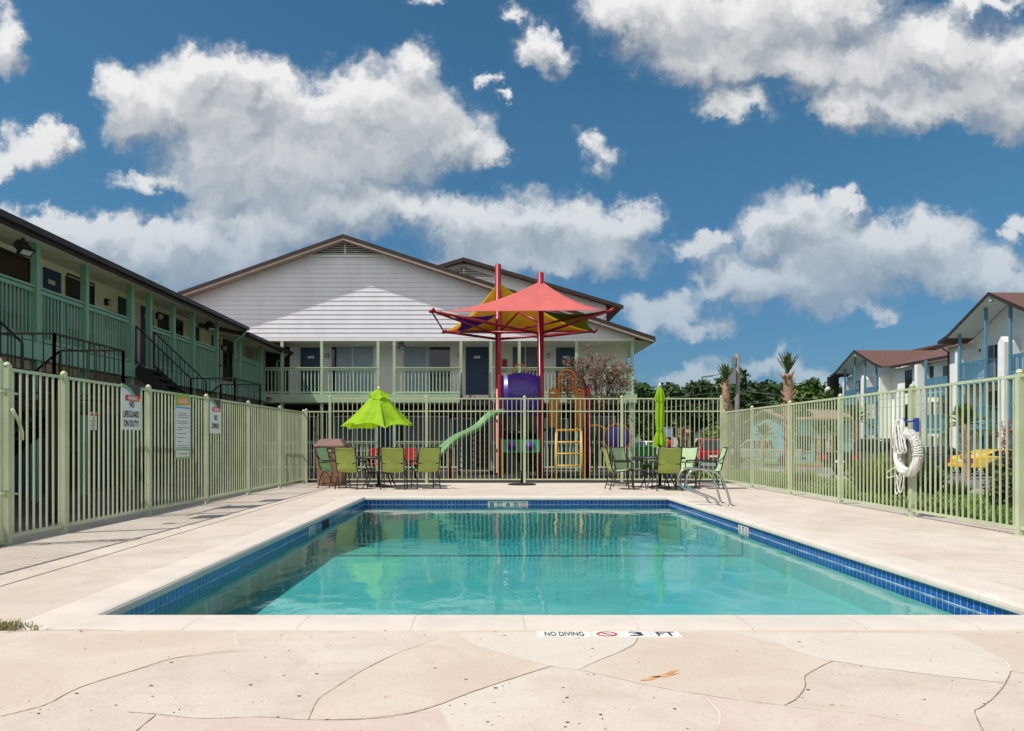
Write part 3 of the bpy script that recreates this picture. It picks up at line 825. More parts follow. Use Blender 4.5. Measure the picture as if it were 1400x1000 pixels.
fb = thing('picket_fence', 'two tier pale picket fence between the pool and the playground', 'fence', (0.6,20.3,0), world=True)
bp_ = [(-4.84,20.3),(-4.21,20.3),(-1.66,20.3),(0.93,20.3),(3.50,20.3),(6.13,20.3)]
make_fence(fb, bp_, lambda i: 1.92 if i == 0 else 2.27, lambda i: (0.10,1.89) if i == 0 else (0.10,1.90,2.235), 0, .0175)
frg = thing('picket_fence', 'sage green picket fence with the life ring hanging on it', 'fence', (6.2,14,0), world=True)
right_posts = [(6.2, d) for d in (4.4, 6.7, 8.98, 11.26, 13.56, 15.84, 18.12, 20.3)]
make_fence(frg, right_posts, 1.90, lambda i: (0.09, 1.87), 0)

# ------------------------------------------------------------------ signs on the fence
def sign_frame(y, z): return frame((xl_at(y)+.030, y, z), (0.018,1,0), (0,0,1))
def plate(name, label, y, z, w, h):
    F = sign_frame(y, z)
    r = thing(name, label, 'sign', (xl_at(y)+.03, y, z-h/2), world=True)
    mb = MB(); mb.xf = F; mb.box(-w/2,w/2,-h/2,h/2,-.004,0.0); mb.build('plate', M['sign_white'], r)
    return r, F
def flat(F, pts, m, name, r, z=.0015):
    mb = MB(); mb.xf = F; mb.poly([(x,y,z) for x, y in pts]); return mb.build(name, m, r)
def rrect(cx, cy, w, h, rad=.02):
    out = []
    for sx, sy, a0 in ((1,1,0),(-1,1,90),(-1,-1,180),(1,-1,270)):
        for k in range(4):
            a = R(a0+30*k); out.append((cx+sx*(w/2-rad)+rad*math.cos(a), cy+sy*(h/2-rad)+rad*math.sin(a)))
    return out
def words(F, lines, r, m=None, sx=0.8, bold=.003, name='lettering'):
    mb = MB()
    for body, size, x, y in lines: mb.text(body, size, F @ Matrix.Translation((x,y,.0035)), bold, sx)
    return mb.build(name, m or M['sign_ink'], r)
def warning_sign(label, y, z, w, h, lines):
    r, F = plate('warning_sign', label, y, z, w, h)
    # dark corner swept off by a green and a blue arc
    def arc(r0, r1, m, name, zz):
        cx, cy = -w*.62, -h*.02
        mb = MB(); mb.xf = F; n = 14
        def pt(rad, a):
            x, y_ = cx+rad*w*math.cos(a), cy+rad*h*.52*math.sin(a)
            return (min(w/2, max(-w/2, x)), min(h/2, max(-h/2, y_)), zz)
        for k in range(n):
            a0, a1 = R(30+60*k/n), R(30+60*(k+1)/n)
            mb.quad(pt(r0,a0),pt(r1,a0),pt(r1,a1),pt(r0,a1))
        mb.build(name, m, r)
    flat(F, [(-w*.5,h*.5),(-w*.5,h*.44)]+[(-w*.62+1.0*w*math.cos(R(a)), -h*.02+1.0*h*.52*math.sin(R(a))) for a in range(82,28,-8)]+[(w*.5,h*.20),(w*.5,h*.5)], M['sign_violet'], 'corner_field', r, .001)
    arc(.90,1.0,M['sign_green'],'green_arc',.0018); arc(.84,.90,M['sign_blue'],'blue_arc',.0018)
    flat(F, rrect(w*.06, h*.20, w*.74, h*.13, .02), M['sign_red'], 'red_panel', r, .0026)
    words(F, [('WARNING', h*.115, w*.06, h*.195)], r, M['sign_white'], .78, .003, 'heading')
    words(F, lines, r, sx=.72)
    return r
warning_sign('tall white warning sign reading no lifeguard on duty', 10.83, 1.585, 0.55, 0.64, [('NO',.125,.02,.035),('LIFEGUARD',.125,0,-.105),('ON DUTY!',.125,0,-.235)])
warning_sign('smaller white warning sign reading no diving', 14.0, 1.56, 0.52, 0.62, [('NO',.13,.02,-.03),('DIVING!',.13,.0,-.18)])
r, F = plate('caution_sign', 'long rules sign with green and blue borders under an orange caution band', 12.58, 1.345, 0.60, 1.06)
w, h = .60, 1.06
flat(F, [(-w/2,h/2-.20),(w/2,h/2-.17),(w/2,h/2),(-w/2,h/2)], M['sign_green'], 'top_band', r)
flat(F, rrect(0,h/2-.115,w*.72,.12,.02), M['sign_orange'], 'orange_panel', r, .0026)
words(F, [('CAUTION',.10,0,h/2-.118)], r, M['sign_white'], .8, .002, 'heading')
mb = MB(); mb.xf = F
mb.box(-w/2,w/2,h/2-.235,h/2-.205,0,.0012); mb.box(-w/2,-w/2+.022,-h/2+.19,h/2-.235,0,.0012); mb.box(w/2-.022,w/2,-h/2+.19,h/2-.235,0,.0012); mb.box(-w/2,w/2,-h/2+.175,-h/2+.19,0,.0012)
mb.build('blue_border', M['sign_blue'], r)
mb = MB(); mb.xf = F
mb.box(-w/2,w/2,-h/2,-h/2+.035,0,.0012); mb.box(-w/2,w/2,-h/2+.14,-h/2+.165,0,.0012); mb.box(-w/2,-w/2+.04,-h/2+.035,-h/2+.14,0,.0012); mb.box(w/2-.04,w/2,-h/2+.035,-h/2+.14,0,.0012)
mb.build('green_border', M['sign_green'], r)
rnd = random.Random(5); mb = MB(); mb.xf = F      # the small print is too small to read: rows of short marks
yy = h/2-.32; rows = [(.30,0)]+[(.44,1)]*2+[(0,0)]+[(.42,1)]*2+[(0,0)]+[(.46,1),(.2,1),(0,0),(.34,1),(0,0),(.30,1),(0,0),(.2,1),(0,0),(.42,1)]
for L, left in rows:
    if L:
        x = -.22 if left else -L/2
        end = x + L
        while x < end:
            ww = rnd.uniform(.02,.055); mb.box(x, min(end, x+ww), yy, yy+.013, 0, .002); x += ww+.012
    yy -= .033
x = -.17
while x < .17: ww = rnd.uniform(.02,.05); mb.box(x,x+ww,-h/2+.075,-h/2+.095,0,.002); x += ww+.012
mb.build('small_print', M['sign_grey'], r)
r = thing('notice_plate', 'tiny white notice with a red heading behind the pickets near the gate', 'sign', (xl_at(9.92),9.92,1.25), world=True)
F = frame((xl_at(9.92)-.012,9.92,1.38),(0.018,1,0),(0,0,1))
mb = MB(); mb.xf = F; mb.box(-.07,.07,-.13,.10,-.004,0); mb.build('plate', M['sign_white'], r)
flat(F, [(-.065,.05),(.065,.05),(.065,.095),(-.065,.095)], M['sign_red'], 'heading_band', r)
mb = MB(); mb.xf = F
for k in range(4): mb.box(-.06,.05-.02*(k%2),-.02-.028*k,-.008-.028*k,0,.002)
mb.build('small_print', M['sign_grey'], r)

# ------------------------------------------------------------------ life ring on the right fence
lr = thing('life_ring', 'white life ring wound with rope on the right picket fence', 'life ring', (6.08,11.2,.6), world=True)
cy, cz, cx = 11.19, 0.93, 6.095
mb = MB(); pts = [(cx+.01*math.sin(3*a), cy+.265*math.cos(a), cz+.285*math.sin(a)) for a in [2*math.pi*k/40 for k in range(40)]]
mb.tube(pts, .056, 14, closed=True); mb.build('ring', M['ring_white'], lr)
rnd = random.Random(9); mb = MB()
for q in range(15):                                   # strands wound round and hung over the upper left of the ring
    a0 = R(95 + q*6.2); pts = []
    for k in range(17):
        a = 2*math.pi*k/16; rr = .066 + .004*rnd.random()
        ctr = Vector((cx, cy+.265*math.cos(a0)*1.0, cz+.285*math.sin(a0)))
        rad = Vector((0, math.cos(a0), math.sin(a0)))
        sh = Vector((0,-math.sin(a0),math.cos(a0)))*(.03*a/6.28+.02*rnd.random())
        pts.append(ctr + rad*math.cos(a)*rr + Vector((-1,0,0))*math.sin(a)*rr + sh)
    mb.tube(pts, .0085, 5)
for q in range(9):
    b0 = rnd.uniform(0,6.28); rm = .056+.008*rnd.random(); ph = 2*math.pi*q/9
    mb.tube([(cx+rm*math.sin(ph+.5*math.sin(2*a+b0)), cy+(.265+rm*math.cos(ph+.5*math.sin(2*a+b0)))*math.cos(a), cz+(.285+rm*math.cos(ph+.5*math.sin(2*a+b0)))*math.sin(a)) for a in [2*math.pi*k/44 for k in range(44)]], .0075, 5, closed=True)
mb.build('wound_rope', M['rope_white'], lr)
mb = MB()
for q in range(11):                                  # hank of line hung on the hook above
    y0 = cy + .10 + rnd.uniform(-.045,.045); y1 = cy + .05 + rnd.uniform(-.12,.18)
    zt = 1.43 - .015*rnd.random(); zb = 1.02 - .10*rnd.random(); x = 6.045 - .05*rnd.random()
    mb.tube(catmull([(x,y0,zt),(x-.015,y0+(y1-y0)*.5+.05,zt-.14),(x-.02,y1+.03,zb+.08),(x,y1,zb),(x+.01,y1-.07,zb+.06),(x+.01,y0-.06,zt-.16),(x+.02,y0-.02,zt-.01)],5), .0085, 5)
mb.build('rope_hank', M['rope_white'], lr)
mb = MB()
mb.tube(catmull([(6.0,cy+.16,.72),(5.99,cy+.36,.64),(6.0,cy+.38,.56),(6.0,cy+.22,.58),(5.99,cy+.1,.60),(5.99,cy+.07,.42),(6.0,cy+.0,.36),(6.0,cy-.06,.5),(6.0,cy-.08,.62)],6), .009, 5)
mb.tube(catmull([(6.0,cy+.02,.62),(5.985,cy+.10,.5),(5.99,cy+.15,.40),(5.99,cy+.09,.33),(6.0,cy+.03,.47),(6.0,cy-.02,.6)],6), .009, 5)
mb.build('loose_rope', M['rope_white'], lr)
mb = MB(); mb.box(6.12,6.17,cy-.17,cy-.10,1.24,1.44); mb.tube([(6.12,cy-.135,1.40),(6.05,cy-.12,1.385),(6.0,cy-.08,1.40),(6.0,cy-.08,1.45)], .014, 6); mb.build('hook', M['hook_blue'], lr)

# ------------------------------------------------------------------ parts shared by the buildings
def railing(root, a, b, z0, z1, m, step=0.125, bw=0.035, name='railing', post_w=None):
    a, b = Vector(a), Vector(b); mb = MB(); d = b-a; L = d.length; d.normalize(); nrm = Vector((-d.y,d.x,0))
    up = Vector((0,0,1))
    mb.bar(a+up*(z1-.02), b+up*(z1-.02), .085, .04); mb.bar(a+up*(z1-.09), b+up*(z1-.09), .035, .07); mb.bar(a+up*(z0+.10), b+up*(z0+.10), .035, .07)
    n = max(2, round(L/step))
    for i in range(n):
        p = a + d*(L*(i+.5)/n) + nrm*0.030
        mb.bar(p+up*(z0+.03), p+up*(z1-.045), bw, bw*.8, up=nrm)
    return mb.build(name, m, root)
def opening(root, o, u, n, w, h, kind='window', fm='frame_metal', gm='glass', blind=None, mull=1):
    """window or door set on a wall: o lower corner, u along the wall, n out of it"""
    o, u, n = Vector(o), Vector(u).normalized(), Vector(n).normalized(); up = Vector((0,0,1))
    F = Matrix(((u.x,n.x,0,o.x),(u.y,n.y,0,o.y),(u.z,n.z,1,o.z),(0,0,0,1)))
    mb = MB(); mb.xf = F; t = .05
    mb.box(-t,0,-.02,.035,-.0,h); mb.box(w,w+t,-.02,.035,0,h); mb.box(-t,w+t,-.02,.037,h,h+t)
    if kind == 'window':
        mb.box(-t,w+t,-.02,.045,-t,0)
        for k in range(1, mull+1): mb.box(w*k/(mull+1)-.018,w*k/(mull+1)+.018,-.02,.022,0,h)
    if kind == 'window':
        fr = mb.build('window', M[fm], root)
        g = MB(); g.xf = F; g.box(0,w,-.02,.008,0,h); g.build('pane', M[gm], fr)
        if blind:
            bm_, lo, hi = blind; v = MB(); v.xf = F; x = lo*w; k = 0
            while x < hi*w-.04:
                v.quad((x,.010+.006*(k%2),.02),(min(hi*w,x+.085),.016-.006*(k%2),.02),(min(hi*w,x+.085),.016-.006*(k%2),h-.02),(x,.010+.006*(k%2),h-.02)); x += .09; k += 1
            v.build('blinds', M[bm_], fr)
        return fr
    d = MB(); d.xf = F; d.box(0,w,-.02,.012,0.01,h)
    dr = d.build('door', M[gm], root); mb.build('door_frame', M[fm], dr)
    k = MB(); k.xf = F; k.lathe([(.0,.0),(.03,.0),(.034,.03),(.018,.05),(.0,.055)], (w*.9,.012,h*.47), 10, axis='Y'); k.build('handle', M['frame_metal'], dr)
    return dr
def number_plate(door, F, body):
    mb = MB(); mb.xf = F; mb.box(-.13,.13,-.05,.05,0,.006); mb.build('number_plate', M['sign_white'], door)
def globe_lamp(root, p, n):
    p, n = Vector(p), Vector(n); mb = MB(); mb.cbox(p+n*.03, .12 if abs(n.y) > .5 else .06, .06 if abs(n.y) > .5 else .12, .16)
    mb.bar(p+n*.05+Vector((0,0,.05)), p+n*.14+Vector((0,0,.05)), .05,.05)
    o = mb.build('wall_lamp', M['black_metal'], root)
    g = MB(); g.lathe([(0,-.10),(.05,-.09),(.075,-.04),(.07,.02),(.05,.05)], p+n*.14, 12); g.build('lamp_globe', M['lamp_glass'], o)
def flood_lamp(root, p, d):
    p, d = Vector(p), Vector(d); mb = MB()
    mb.tube([p, p+Vector((0,0,-.09))], .035, 8); q = p+Vector((0,0,-.16)); mb.bar(q-d*.10, q+d*.09, .22, .13)
    mb.bar(q+d*.09, q+d*.13, .27, .17)
    o = mb.build('flood_lamp', M['black_metal'], root)
    g = MB(); g.bar(q+d*.128, q+d*.136, .20, .10); g.build('lamp_lens', M['lamp_glass'], o)
def stair_rail(mb, pts, h=.92, r=.018, step=.15):
    P = [Vector(p) for p in pts]
    for a, b in zip(P, P[1:]):
        L = (b-a).length; n = max(1, round(L/step))
        for i in range(n+1):
            p = a + (b-a)*i/n; w = .034 if i in (0, n) else .014
            mb.bar(p, p+Vector((0,0,h)), w, w)
        for z in (h, .1): mb.bar(a+Vector((0,0,z)), b+Vector((0,0,z)), .032, .028)

# ------------------------------------------------------------------ long two storey building on the left
lb = thing('apartment_building', 'long cream two storey block with green balcony rails and a dark eave', 'building', (-9.7,18,0), world=True)
FX, WX, DZ, EX = -8.5, -9.7, 2.92, -8.1             # post line, wall, walkway level, eave
GP, CB = M['green_paint'], M['cream_board']
YN, YS, YE = 4.0, 25.45, 30.6
mb = MB(); mb.box(WX-6,WX,YN,YE,DZ-.3,5.12); mb.build('wall', CB, lb)
mb = MB(); mb.box(WX-6,WX-.003,YN,YE,-.05,DZ-.302); mb.build('lower_wall', M['wall_shade_dark'], lb)
# trim boards and panel battens
mb = MB()
mb.box(WX-.002,WX+.03,YN,YE,4.90,5.06)
for y in [5.2,7.5,9.2,11.4,13.2,16.45,17.4,19.0,20.9,21.2,22.2,24.3,26.2,27.6,29.3]: mb.box(WX-.002,WX+.024,y,y+.1,DZ,4.9)
mb.build('trim_board', CB, lb)
def roof_left(y0, y1, dz):
    mb = MB(); z = 4.70+dz; s = .20
    mb.prism([(EX,y0,z+.03),(WX-6.2,y0,z+.03+s*(EX-WX+6.2)),(WX-6.2,y0,z+.2+s*(EX-WX+6.2)),(EX,y0,z+.2)], (0,y1-y0,0))
    o = mb.build('roof', M['dark_shingle'], lb)
    f = MB(); f.box(EX-.005,EX+.03,y0-.02,y1+.02,z,z+.17); f.box(EX+.03,EX+.13,y0-.02,y1+.02,z+.07,z+.18); f.build('fascia', M['brown_trim'], o)
    sf = MB(); sf.prism([(EX-.006,y0,z+.012),(WX+.005,y0,z+.012+s*(EX-WX)),(WX+.005,y0,z+.027+s*(EX-WX)),(EX-.006,y0,z+.027)], (0,y1-y0,0)); sf.build('soffit', CB, o)
roof_left(YN, 25.5, .02); roof_left(25.53, 31.2, -.14)
mb = MB(); mb.box(WX,FX+.06,YN,YE,DZ-.12,DZ); mb.build('walkway_floor', M['concrete'], lb)
for a, b in ((YN,18.16),(18.16,19.25),(19.25,24.0),(24.0,28.9)):
    mb = MB(); mb.box(FX+.062,FX+.11,a+.004,b-.004,DZ-.30,DZ+.02); mb.build('edge_beam', GP, lb)
posts_l = [8.6,10.3,12.2,14.4,16.15,18.2,19.2,20.62,22.0,23.92,26.1,28.6]
for y in posts_l:
    mb = MB(); mb.box(FX-.07,FX+.055,y-.06,y+.06,-.03,4.80 if y < 25 else 4.66); mb.build('post', GP, lb)
    
for a, b in zip(posts_l, posts_l[1:]):
    if a == 18.2 or a == 10.3: continue
    if a == 23.92: a = 25.5
    railing(lb, (FX-.02,a+.06,0), (FX-.02,b-.06,0), DZ, DZ+1.10, GP, 0.115)
nX = (1,0,0); uY = (0,1,0)
opening(lb, (WX,13.9,3.45), uY, nX, 2.3, 1.45, 'window', gm='glass_brown', mull=1)
opening(lb, (WX,9.5,3.45), uY, nX, 1.6, 1.45, 'window', gm='glass_brown')
d1 = opening(lb, (WX,16.62,DZ), uY, nX, .74, 2.0, 'door', 'white_board', 'navy_door')
number_plate(d1, frame((WX+.02,16.98,4.62),(0,1,0),(0,0,1)), '')
opening(lb, (WX,17.62,3.3), uY, nX, 1.15, 1.62, 'window', gm='glass', mull=0)
opening(lb, (WX,19.98,DZ), uY, nX, .82, 2.0, 'door', 'cream_board', 'dark_door')
d2 = opening(lb, (WX,21.28,DZ), uY, nX, .86, 2.02, 'door', 'white_board', 'navy_door')
number_plate(d2, frame((WX+.02,21.7,4.62),(0,1,0),(0,0,1)), '')
opening(lb, (WX,22.5,3.5), uY, nX, 1.7, 1.35, 'window', gm='glass', mull=2)
opening(lb, (WX,24.75,DZ), uY, nX, .9, 2.0, 'door', 'cream_board', 'dark_door')
opening(lb, (WX,26.7,DZ), uY, nX, 1.0, 1.9, 'door', 'cream_board', 'dark_door')
opening(lb, (WX,28.0,3.4), uY, nX, 1.2, 1.4, 'window', gm='glass', mull=1)
for y, g_ in ((10.2,'glass'),(13.0,'glass'),(17.2,'glass'),(20.2,'dark_blinds'),(23.5,'glass'),(27.0,'glass')):
    opening(lb, (WX-.003,y,.9), uY, nX, 1.4, 1.2, 'window', gm=g_)
for y in (11.8,15.6,18.9,22.2,25.4): opening(lb, (WX-.003,y,-.02), uY, nX, .9, 2.05, 'door', 'wall_shade_dark', 'navy_door')
globe_lamp(lb, (WX,19.4,4.62), nX); globe_lamp(lb, (WX,22.32,4.75), nX); globe_lamp(lb, (WX,27.75,4.5), nX)
flood_lamp(lb, (EX-.25,13.75,4.74), Vector((.6,-.2,-.8)).normalized()); flood_lamp(lb, (EX-.3,23.1,4.74), Vector((.5,-.3,-.85)).normalized())
mb = MB(); mb.box(WX,WX+.16,19.32,19.68,3.98,4.40); mb.build('extinguisher_box', M['red_box'], lb)
for y, zt in ((25.36,4.76),(30.4,4.6)):
    mb = MB(); mb.tube([(EX+.08,y,zt),(EX-.02,y,zt-.14),(FX+.10,y-.02,zt-.35),(FX+.10,y-.02,.05)], .04, 8); mb.build('downspout', M['green_paint'], lb)

def switchback(name, label, y, mirror=1):
    """black steel stair: flight from the walkway out to a landing, second flight back under the first"""
    r = thing(name, label, 'stairs', (-7.2,y+1,0), world=True)
    x0, x1, x2 = FX+.12, -7.08, -6.04; w = .98; lz = 1.68
    st = MB(); rl = MB()
    n = 7
    for k in range(n):
        t = (k+1)/n; x = x0+(x1-x0)*t; z = DZ+(lz-DZ)*t
        st.box(x-(x1-x0)/n-.02, x+.03, y+.02, y+w-.02, z+.06, z+.11)
    for yy in (y, y+w): st.bar((x0,yy,DZ-.08),(x1,yy,lz-.0), .05, .28)
    st.box(x1,x2,y,y+2*w+.05,lz-.14,lz)
    for yy in (y+w+.06, y+2*w+.04): st.bar((x1,yy,lz-.08),(x1-2.0,yy,.10), .05, .28)
    for k in range(8):
        t = (k+1)/9; st.box(x1-2.0*t-.12, x1-2.0*t+.14, y+w+.08, y+2*w+.02, lz*(1-t), lz*(1-t)+.05)
    for (xx, yy) in ((x2-.05,y+.05),(x2-.05,y+2*w),(x1+.05,y+.05)): st.box(xx-.04,xx+.04,yy-.04,yy+.04,-.03,lz-.14)
    stair_rail(rl, [(x0,y,DZ),(x1,y,lz),(x2,y,lz),(x2,y+2*w+.05,lz),(x1,y+2*w+.05,lz),(x1-1.9,y+2*w+.05,.1)])
    ri = MB(); stair_rail(ri, [(x0,y+w,DZ),(x1,y+w,lz)])
    st.build('flight', M['dark_step'], r); rl.build('handrail', M['black_metal'], r); ri.build('handrail', M['black_metal'], r)
    return r
switchback('metal_stairs', 'black steel stairs at the far opening, with its landing beyond the no diving sign', 18.22)
switchback('metal_stairs', 'black steel stairs and landing rail close behind the gate end of the fence', 10.66)

# ------------------------------------------------------------------ white gabled building behind the playground
bb = thing('gabled_building', 'white two storey block with a broad sided gable over a green railed balcony', 'building', (-1.5,31,0), world=True)
FY, WY, GY = 30.0, 31.4, 29.97                      # post line, wall, gable face
AX, AZ, SL, SR = -5.62, 9.05, .352, .3286           # apex and slopes of the roof edge
BL_, BR_ = -17.0, 5.65
def rake(x): return AZ - (AX-x)*SL if x < AX else AZ - (x-AX)*SR
# lap siding: each board a tilted strip cut by the rake
mb = MB(); z = 5.17; bh = 0.178
while z < AZ-.15:
    zt = min(z+bh, AZ-.12)
    def span(zz):
        l = AX-(AZ-.10-zz)/SL; r_ = AX+(AZ-.10-zz)/SR
        return max(BL_, l), min(BR_, r_)
    l0, r0 = span(z); l1, r1 = span(zt)
    if r1-l1 > .05:
        mb.add([(l0,GY-.022,z),(r0,GY-.022,z),(r1,GY-.004,zt),(l1,GY-.004,zt)], [(0,1,2,3)])
        mb.add([(l0,GY-.022,z),(l0,GY,z),(r0,GY,z),(r0,GY-.022,z)], [(0,1,2,3)])
    z += bh
mb.build('gable_siding', M['siding'], bb)
mb = MB(); mb.prism([(BL_,GY+.002,5.16),(BR_,GY+.002,5.16),(BR_,GY+.002,rake(BR_)-.14),(AX,GY+.002,AZ-.14),(BL_,GY+.002,rake(BL_)-.14)], (0,.10,0)); mb.build('gable_wall', M['white_board'], bb)
mb = MB(); mb.box(BL_,BR_+.02,GY-.03,GY+.16,5.02,5.158); mb.build('gable_beam', M['white_board'], bb)
# gable vent
vx0, vx1, vz0, vz1 = AX-1.42, AX+1.62, 8.40, 8.90
mb = MB()
mb.prism([(vx0,GY-.03,vz0),(vx1,GY-.03,vz0),(AX+.05,GY-.03,vz1)], (0,.02,0)); v0 = mb.build('gable_vent', M['play_dark'], bb)
mb = MB()
for k in range(6):
    zz = vz0+.03+k*.078; f = (zz-vz0)/(vz1-vz0)
    mb.bar((vx0+(AX-vx0)*f+.05,GY-.045,zz),(vx1-(vx1-AX)*f-.05,GY-.045,zz), .05, .022)
mb.box(AX-.03,AX+.03,GY-.055,GY-.035,vz0,vz1-.04); mb.build('louvre', M['white_board'], v0)
mb = MB(); mb.box(vx0-.32,vx1+.32,GY-.075,GY-.03,vz0-.11,vz0-.02)
mb.bar((vx0-.1,GY-.05,vz0),(AX,GY-.05,vz1+.05),.05,.07); mb.bar((AX,GY-.05,vz1+.05),(vx1+.1,GY-.05,vz0),.05,.07); mb.build('vent_trim', M['white_board'], v0)
# roof slabs with bargeboards, front edge 0.45 m before the gable
def slab(mb, xa, za, xb, zb, y0, y1, th=.10):
    mb.prism([(xa,y0,za-th),(xb,y0,zb-th),(xb,y0,zb),(xa,y0,za)], (0,y1-y0,0))
RF = GY-.45
mb = MB(); slab(mb, BL_-.7, rake(BL_-.7), AX, AZ, RF, 40.95); slab(mb, AX, AZ, 6.35, rake(6.35), RF, 40.95); rf = mb.build('roof', M['shingle'], bb)
mb = MB()
for xa, xb in ((BL_-.7,AX),(AX,6.38)):
    mb.prism([(xa,RF-.035,rake(xa)-.115),(xb,RF-.035,rake(xb)-.115),(xb,RF-.035,rake(xb)+.02),(xa,RF-.035,rake(xa)+.02)], (0,.034,0))
mb.prism([(6.352,RF,rake(6.35)-.18),(6.39,RF,rake(6.35)-.18),(6.39,RF,rake(6.35)+.02),(6.352,RF,rake(6.35)+.02)], (0,10.9,0))
mb.build('fascia', M['brown_trim'], rf)
mb = MB()
for xa, xb in ((BL_-.7,AX),(AX,6.34)):
    mb.prism([(xa,RF-.02,rake(xa)-.20),(xb,RF-.02,rake(xb)-.20),(xb,RF-.02,rake(xb)-.118),(xa,RF-.02,rake(xa)-.118)], (0,.46,0))
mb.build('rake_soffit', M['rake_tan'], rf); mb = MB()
mb.prism([(BR_+.02,GY+.01,5.04),(6.34,GY+.01,rake(6.34)-.2),(6.34,GY+.01,rake(6.34)-.165),(BR_+.02,GY+.01,5.075)], (0,10.9,0))
mb.build('soffit', M['white_board'], rf)
mb = MB(); mb.box(BL_,BR_,WY,40.9,DZ-.3,5.02); mb.box(BL_,BR_,FY+.12,WY,5.0,5.02); mb.build('wall', M['white_board'], bb)
mb = MB(); mb.box(BL_,BR_,WY+.003,40.9,-.05,DZ-.302); mb.build('lower_wall', M['wall_shade_dark'], bb)
mb = MB(); mb.box(-9.4,BR_+.05,FY-.05,WY,DZ-.14,DZ); mb.build('balcony_floor', M['concrete'], bb)
SP = M['sage_paint']
for a, b in ((-9.3,-1.11),(.06,BR_+.1)):
    mb = MB(); mb.box(a,b,FY-.11,FY-.055,DZ-.30,DZ+.03); mb.build('edge_beam', SP, bb)
px_posts = [-9.2,-8.09,-6.54,-4.34,-3.71,-1.11,.06,1.17,3.40,5.58]
for x in px_posts:
    mb = MB(); mb.box(x-.055,x+.055,FY-.055,FY+.055,-.03,5.02); mb.build('post', SP, bb)
for a, b in zip(px_posts, px_posts[1:]):
    if a in (-4.34,-1.11): continue
    railing(bb, (a+.055,FY-.03,0),(b-.055,FY-.03,0), DZ, DZ+1.08, SP, .142, .04)
    railing(bb, (a+.055,FY-.03,0),(b-.055,FY-.03,0), 0.0, 1.12, SP, .142, .04)
railing(bb, (5.58,FY+.06,0),(5.58,WY-.02,0), DZ, DZ+1.08, SP, .142, .04)
nY, uX = (0,-1,0), (1,0,0)
opening(bb, (-9.15,WY,DZ), uX, nY, 1.0, 2.05, 'door', 'white_board', 'play_dark')
dd = opening(bb, (-7.72,WY,DZ), uX, nY, .86, 2.03, 'door', 'white_board', 'navy_door'); number_plate(dd, frame((-7.29,WY-.016,4.55),(1,0,0),(0,0,1)), '')
opening(bb, (-6.45,WY,3.02), uX, nY, 1.72, 1.95, 'window', 'white_board', 'glass', ('blinds',.12,1.0), 1)
opening(bb, (-3.5,WY,3.02), uX, nY, 1.9, 1.95, 'window', 'white_board', 'glass', ('blinds',.0,.58), 1)
dd = opening(bb, (-.97,WY,DZ), uX, nY, .95, 2.05, 'door', 'white_board', 'navy_door'); number_plate(dd, frame((-.5,WY-.016,4.55),(1,0,0),(0,0,1)), '')
opening(bb, (.95,WY,3.02), uX, nY, 1.05, 1.95, 'window', 'white_board', 'glass', ('dark_blinds',.0,1.0), 1)
dd = opening(bb, (2.72,WY,DZ), uX, nY, .84, 2.03, 'door', 'white_board', 'navy_door'); number_plate(dd, frame((3.14,WY-.016,4.55),(1,0,0),(0,0,1)), '')
globe_lamp(bb, (-6.62,WY,4.62), (0,-1,0)); globe_lamp(bb, (-1.22,WY,4.62), (0,-1,0)); globe_lamp(bb, (2.45,WY,4.62), (0,-1,0))
flood_lamp(bb, (-3.42,FY-.1,5.02), Vector((.2,-.5,-.85)).normalized())
mb = MB(); mb.box(.52,.72,WY-.16,WY,3.98,4.45); mb.build('extinguisher_box', M['red_box'], bb)
for x, w_, g_ in ((-8.6,1.5,'glass'),(-6.3,1.6,'dark_blinds'),(-3.4,1.7,'dark_blinds'),(.9,1.1,'glass'),(3.6,1.5,'glass')):
    opening(bb, (x,WY+.003,.75), uX, nY, w_, 1.35, 'window', 'white_board', g_)
for x in (-4.6,-1.55,2.3): opening(bb, (x,WY+.003,-.02), uX, nY, .88, 2.03, 'door', 'white_board', 'navy_door')
# steps down to the yard from the gap in the balcony rail
bs = thing('wooden_stairs', 'dark straight steps from the balcony gap down behind the slide', 'stairs', (-.5,28.2,0), world=True)
mb = MB(); n = 14
for k in range(n):
    t = (k+1)/(n+1); y = FY-.12-3.3*t; z = DZ*(1-t)
    mb.box(-1.02,-.03,y-.02,y+.27,z-.05,z); 
for x in (-1.05,-.0): mb.bar((x,FY-.12,DZ-.1),(x,FY-3.45,-.02), .05, .28)
mb.build('flight', M['dark_step'], bs)
mb = MB(); stair_rail(mb, [(-1.08,FY-.2,DZ-.1),(-1.08,FY-3.4,.05)], .95); mb.build('handrail', M['black_metal'], bs); mb = MB(); stair_rail(mb, [(.03,FY-.2,DZ-.1),(.03,FY-3.4,.05)], .95); mb.build('handrail', M['black_metal'], bs)

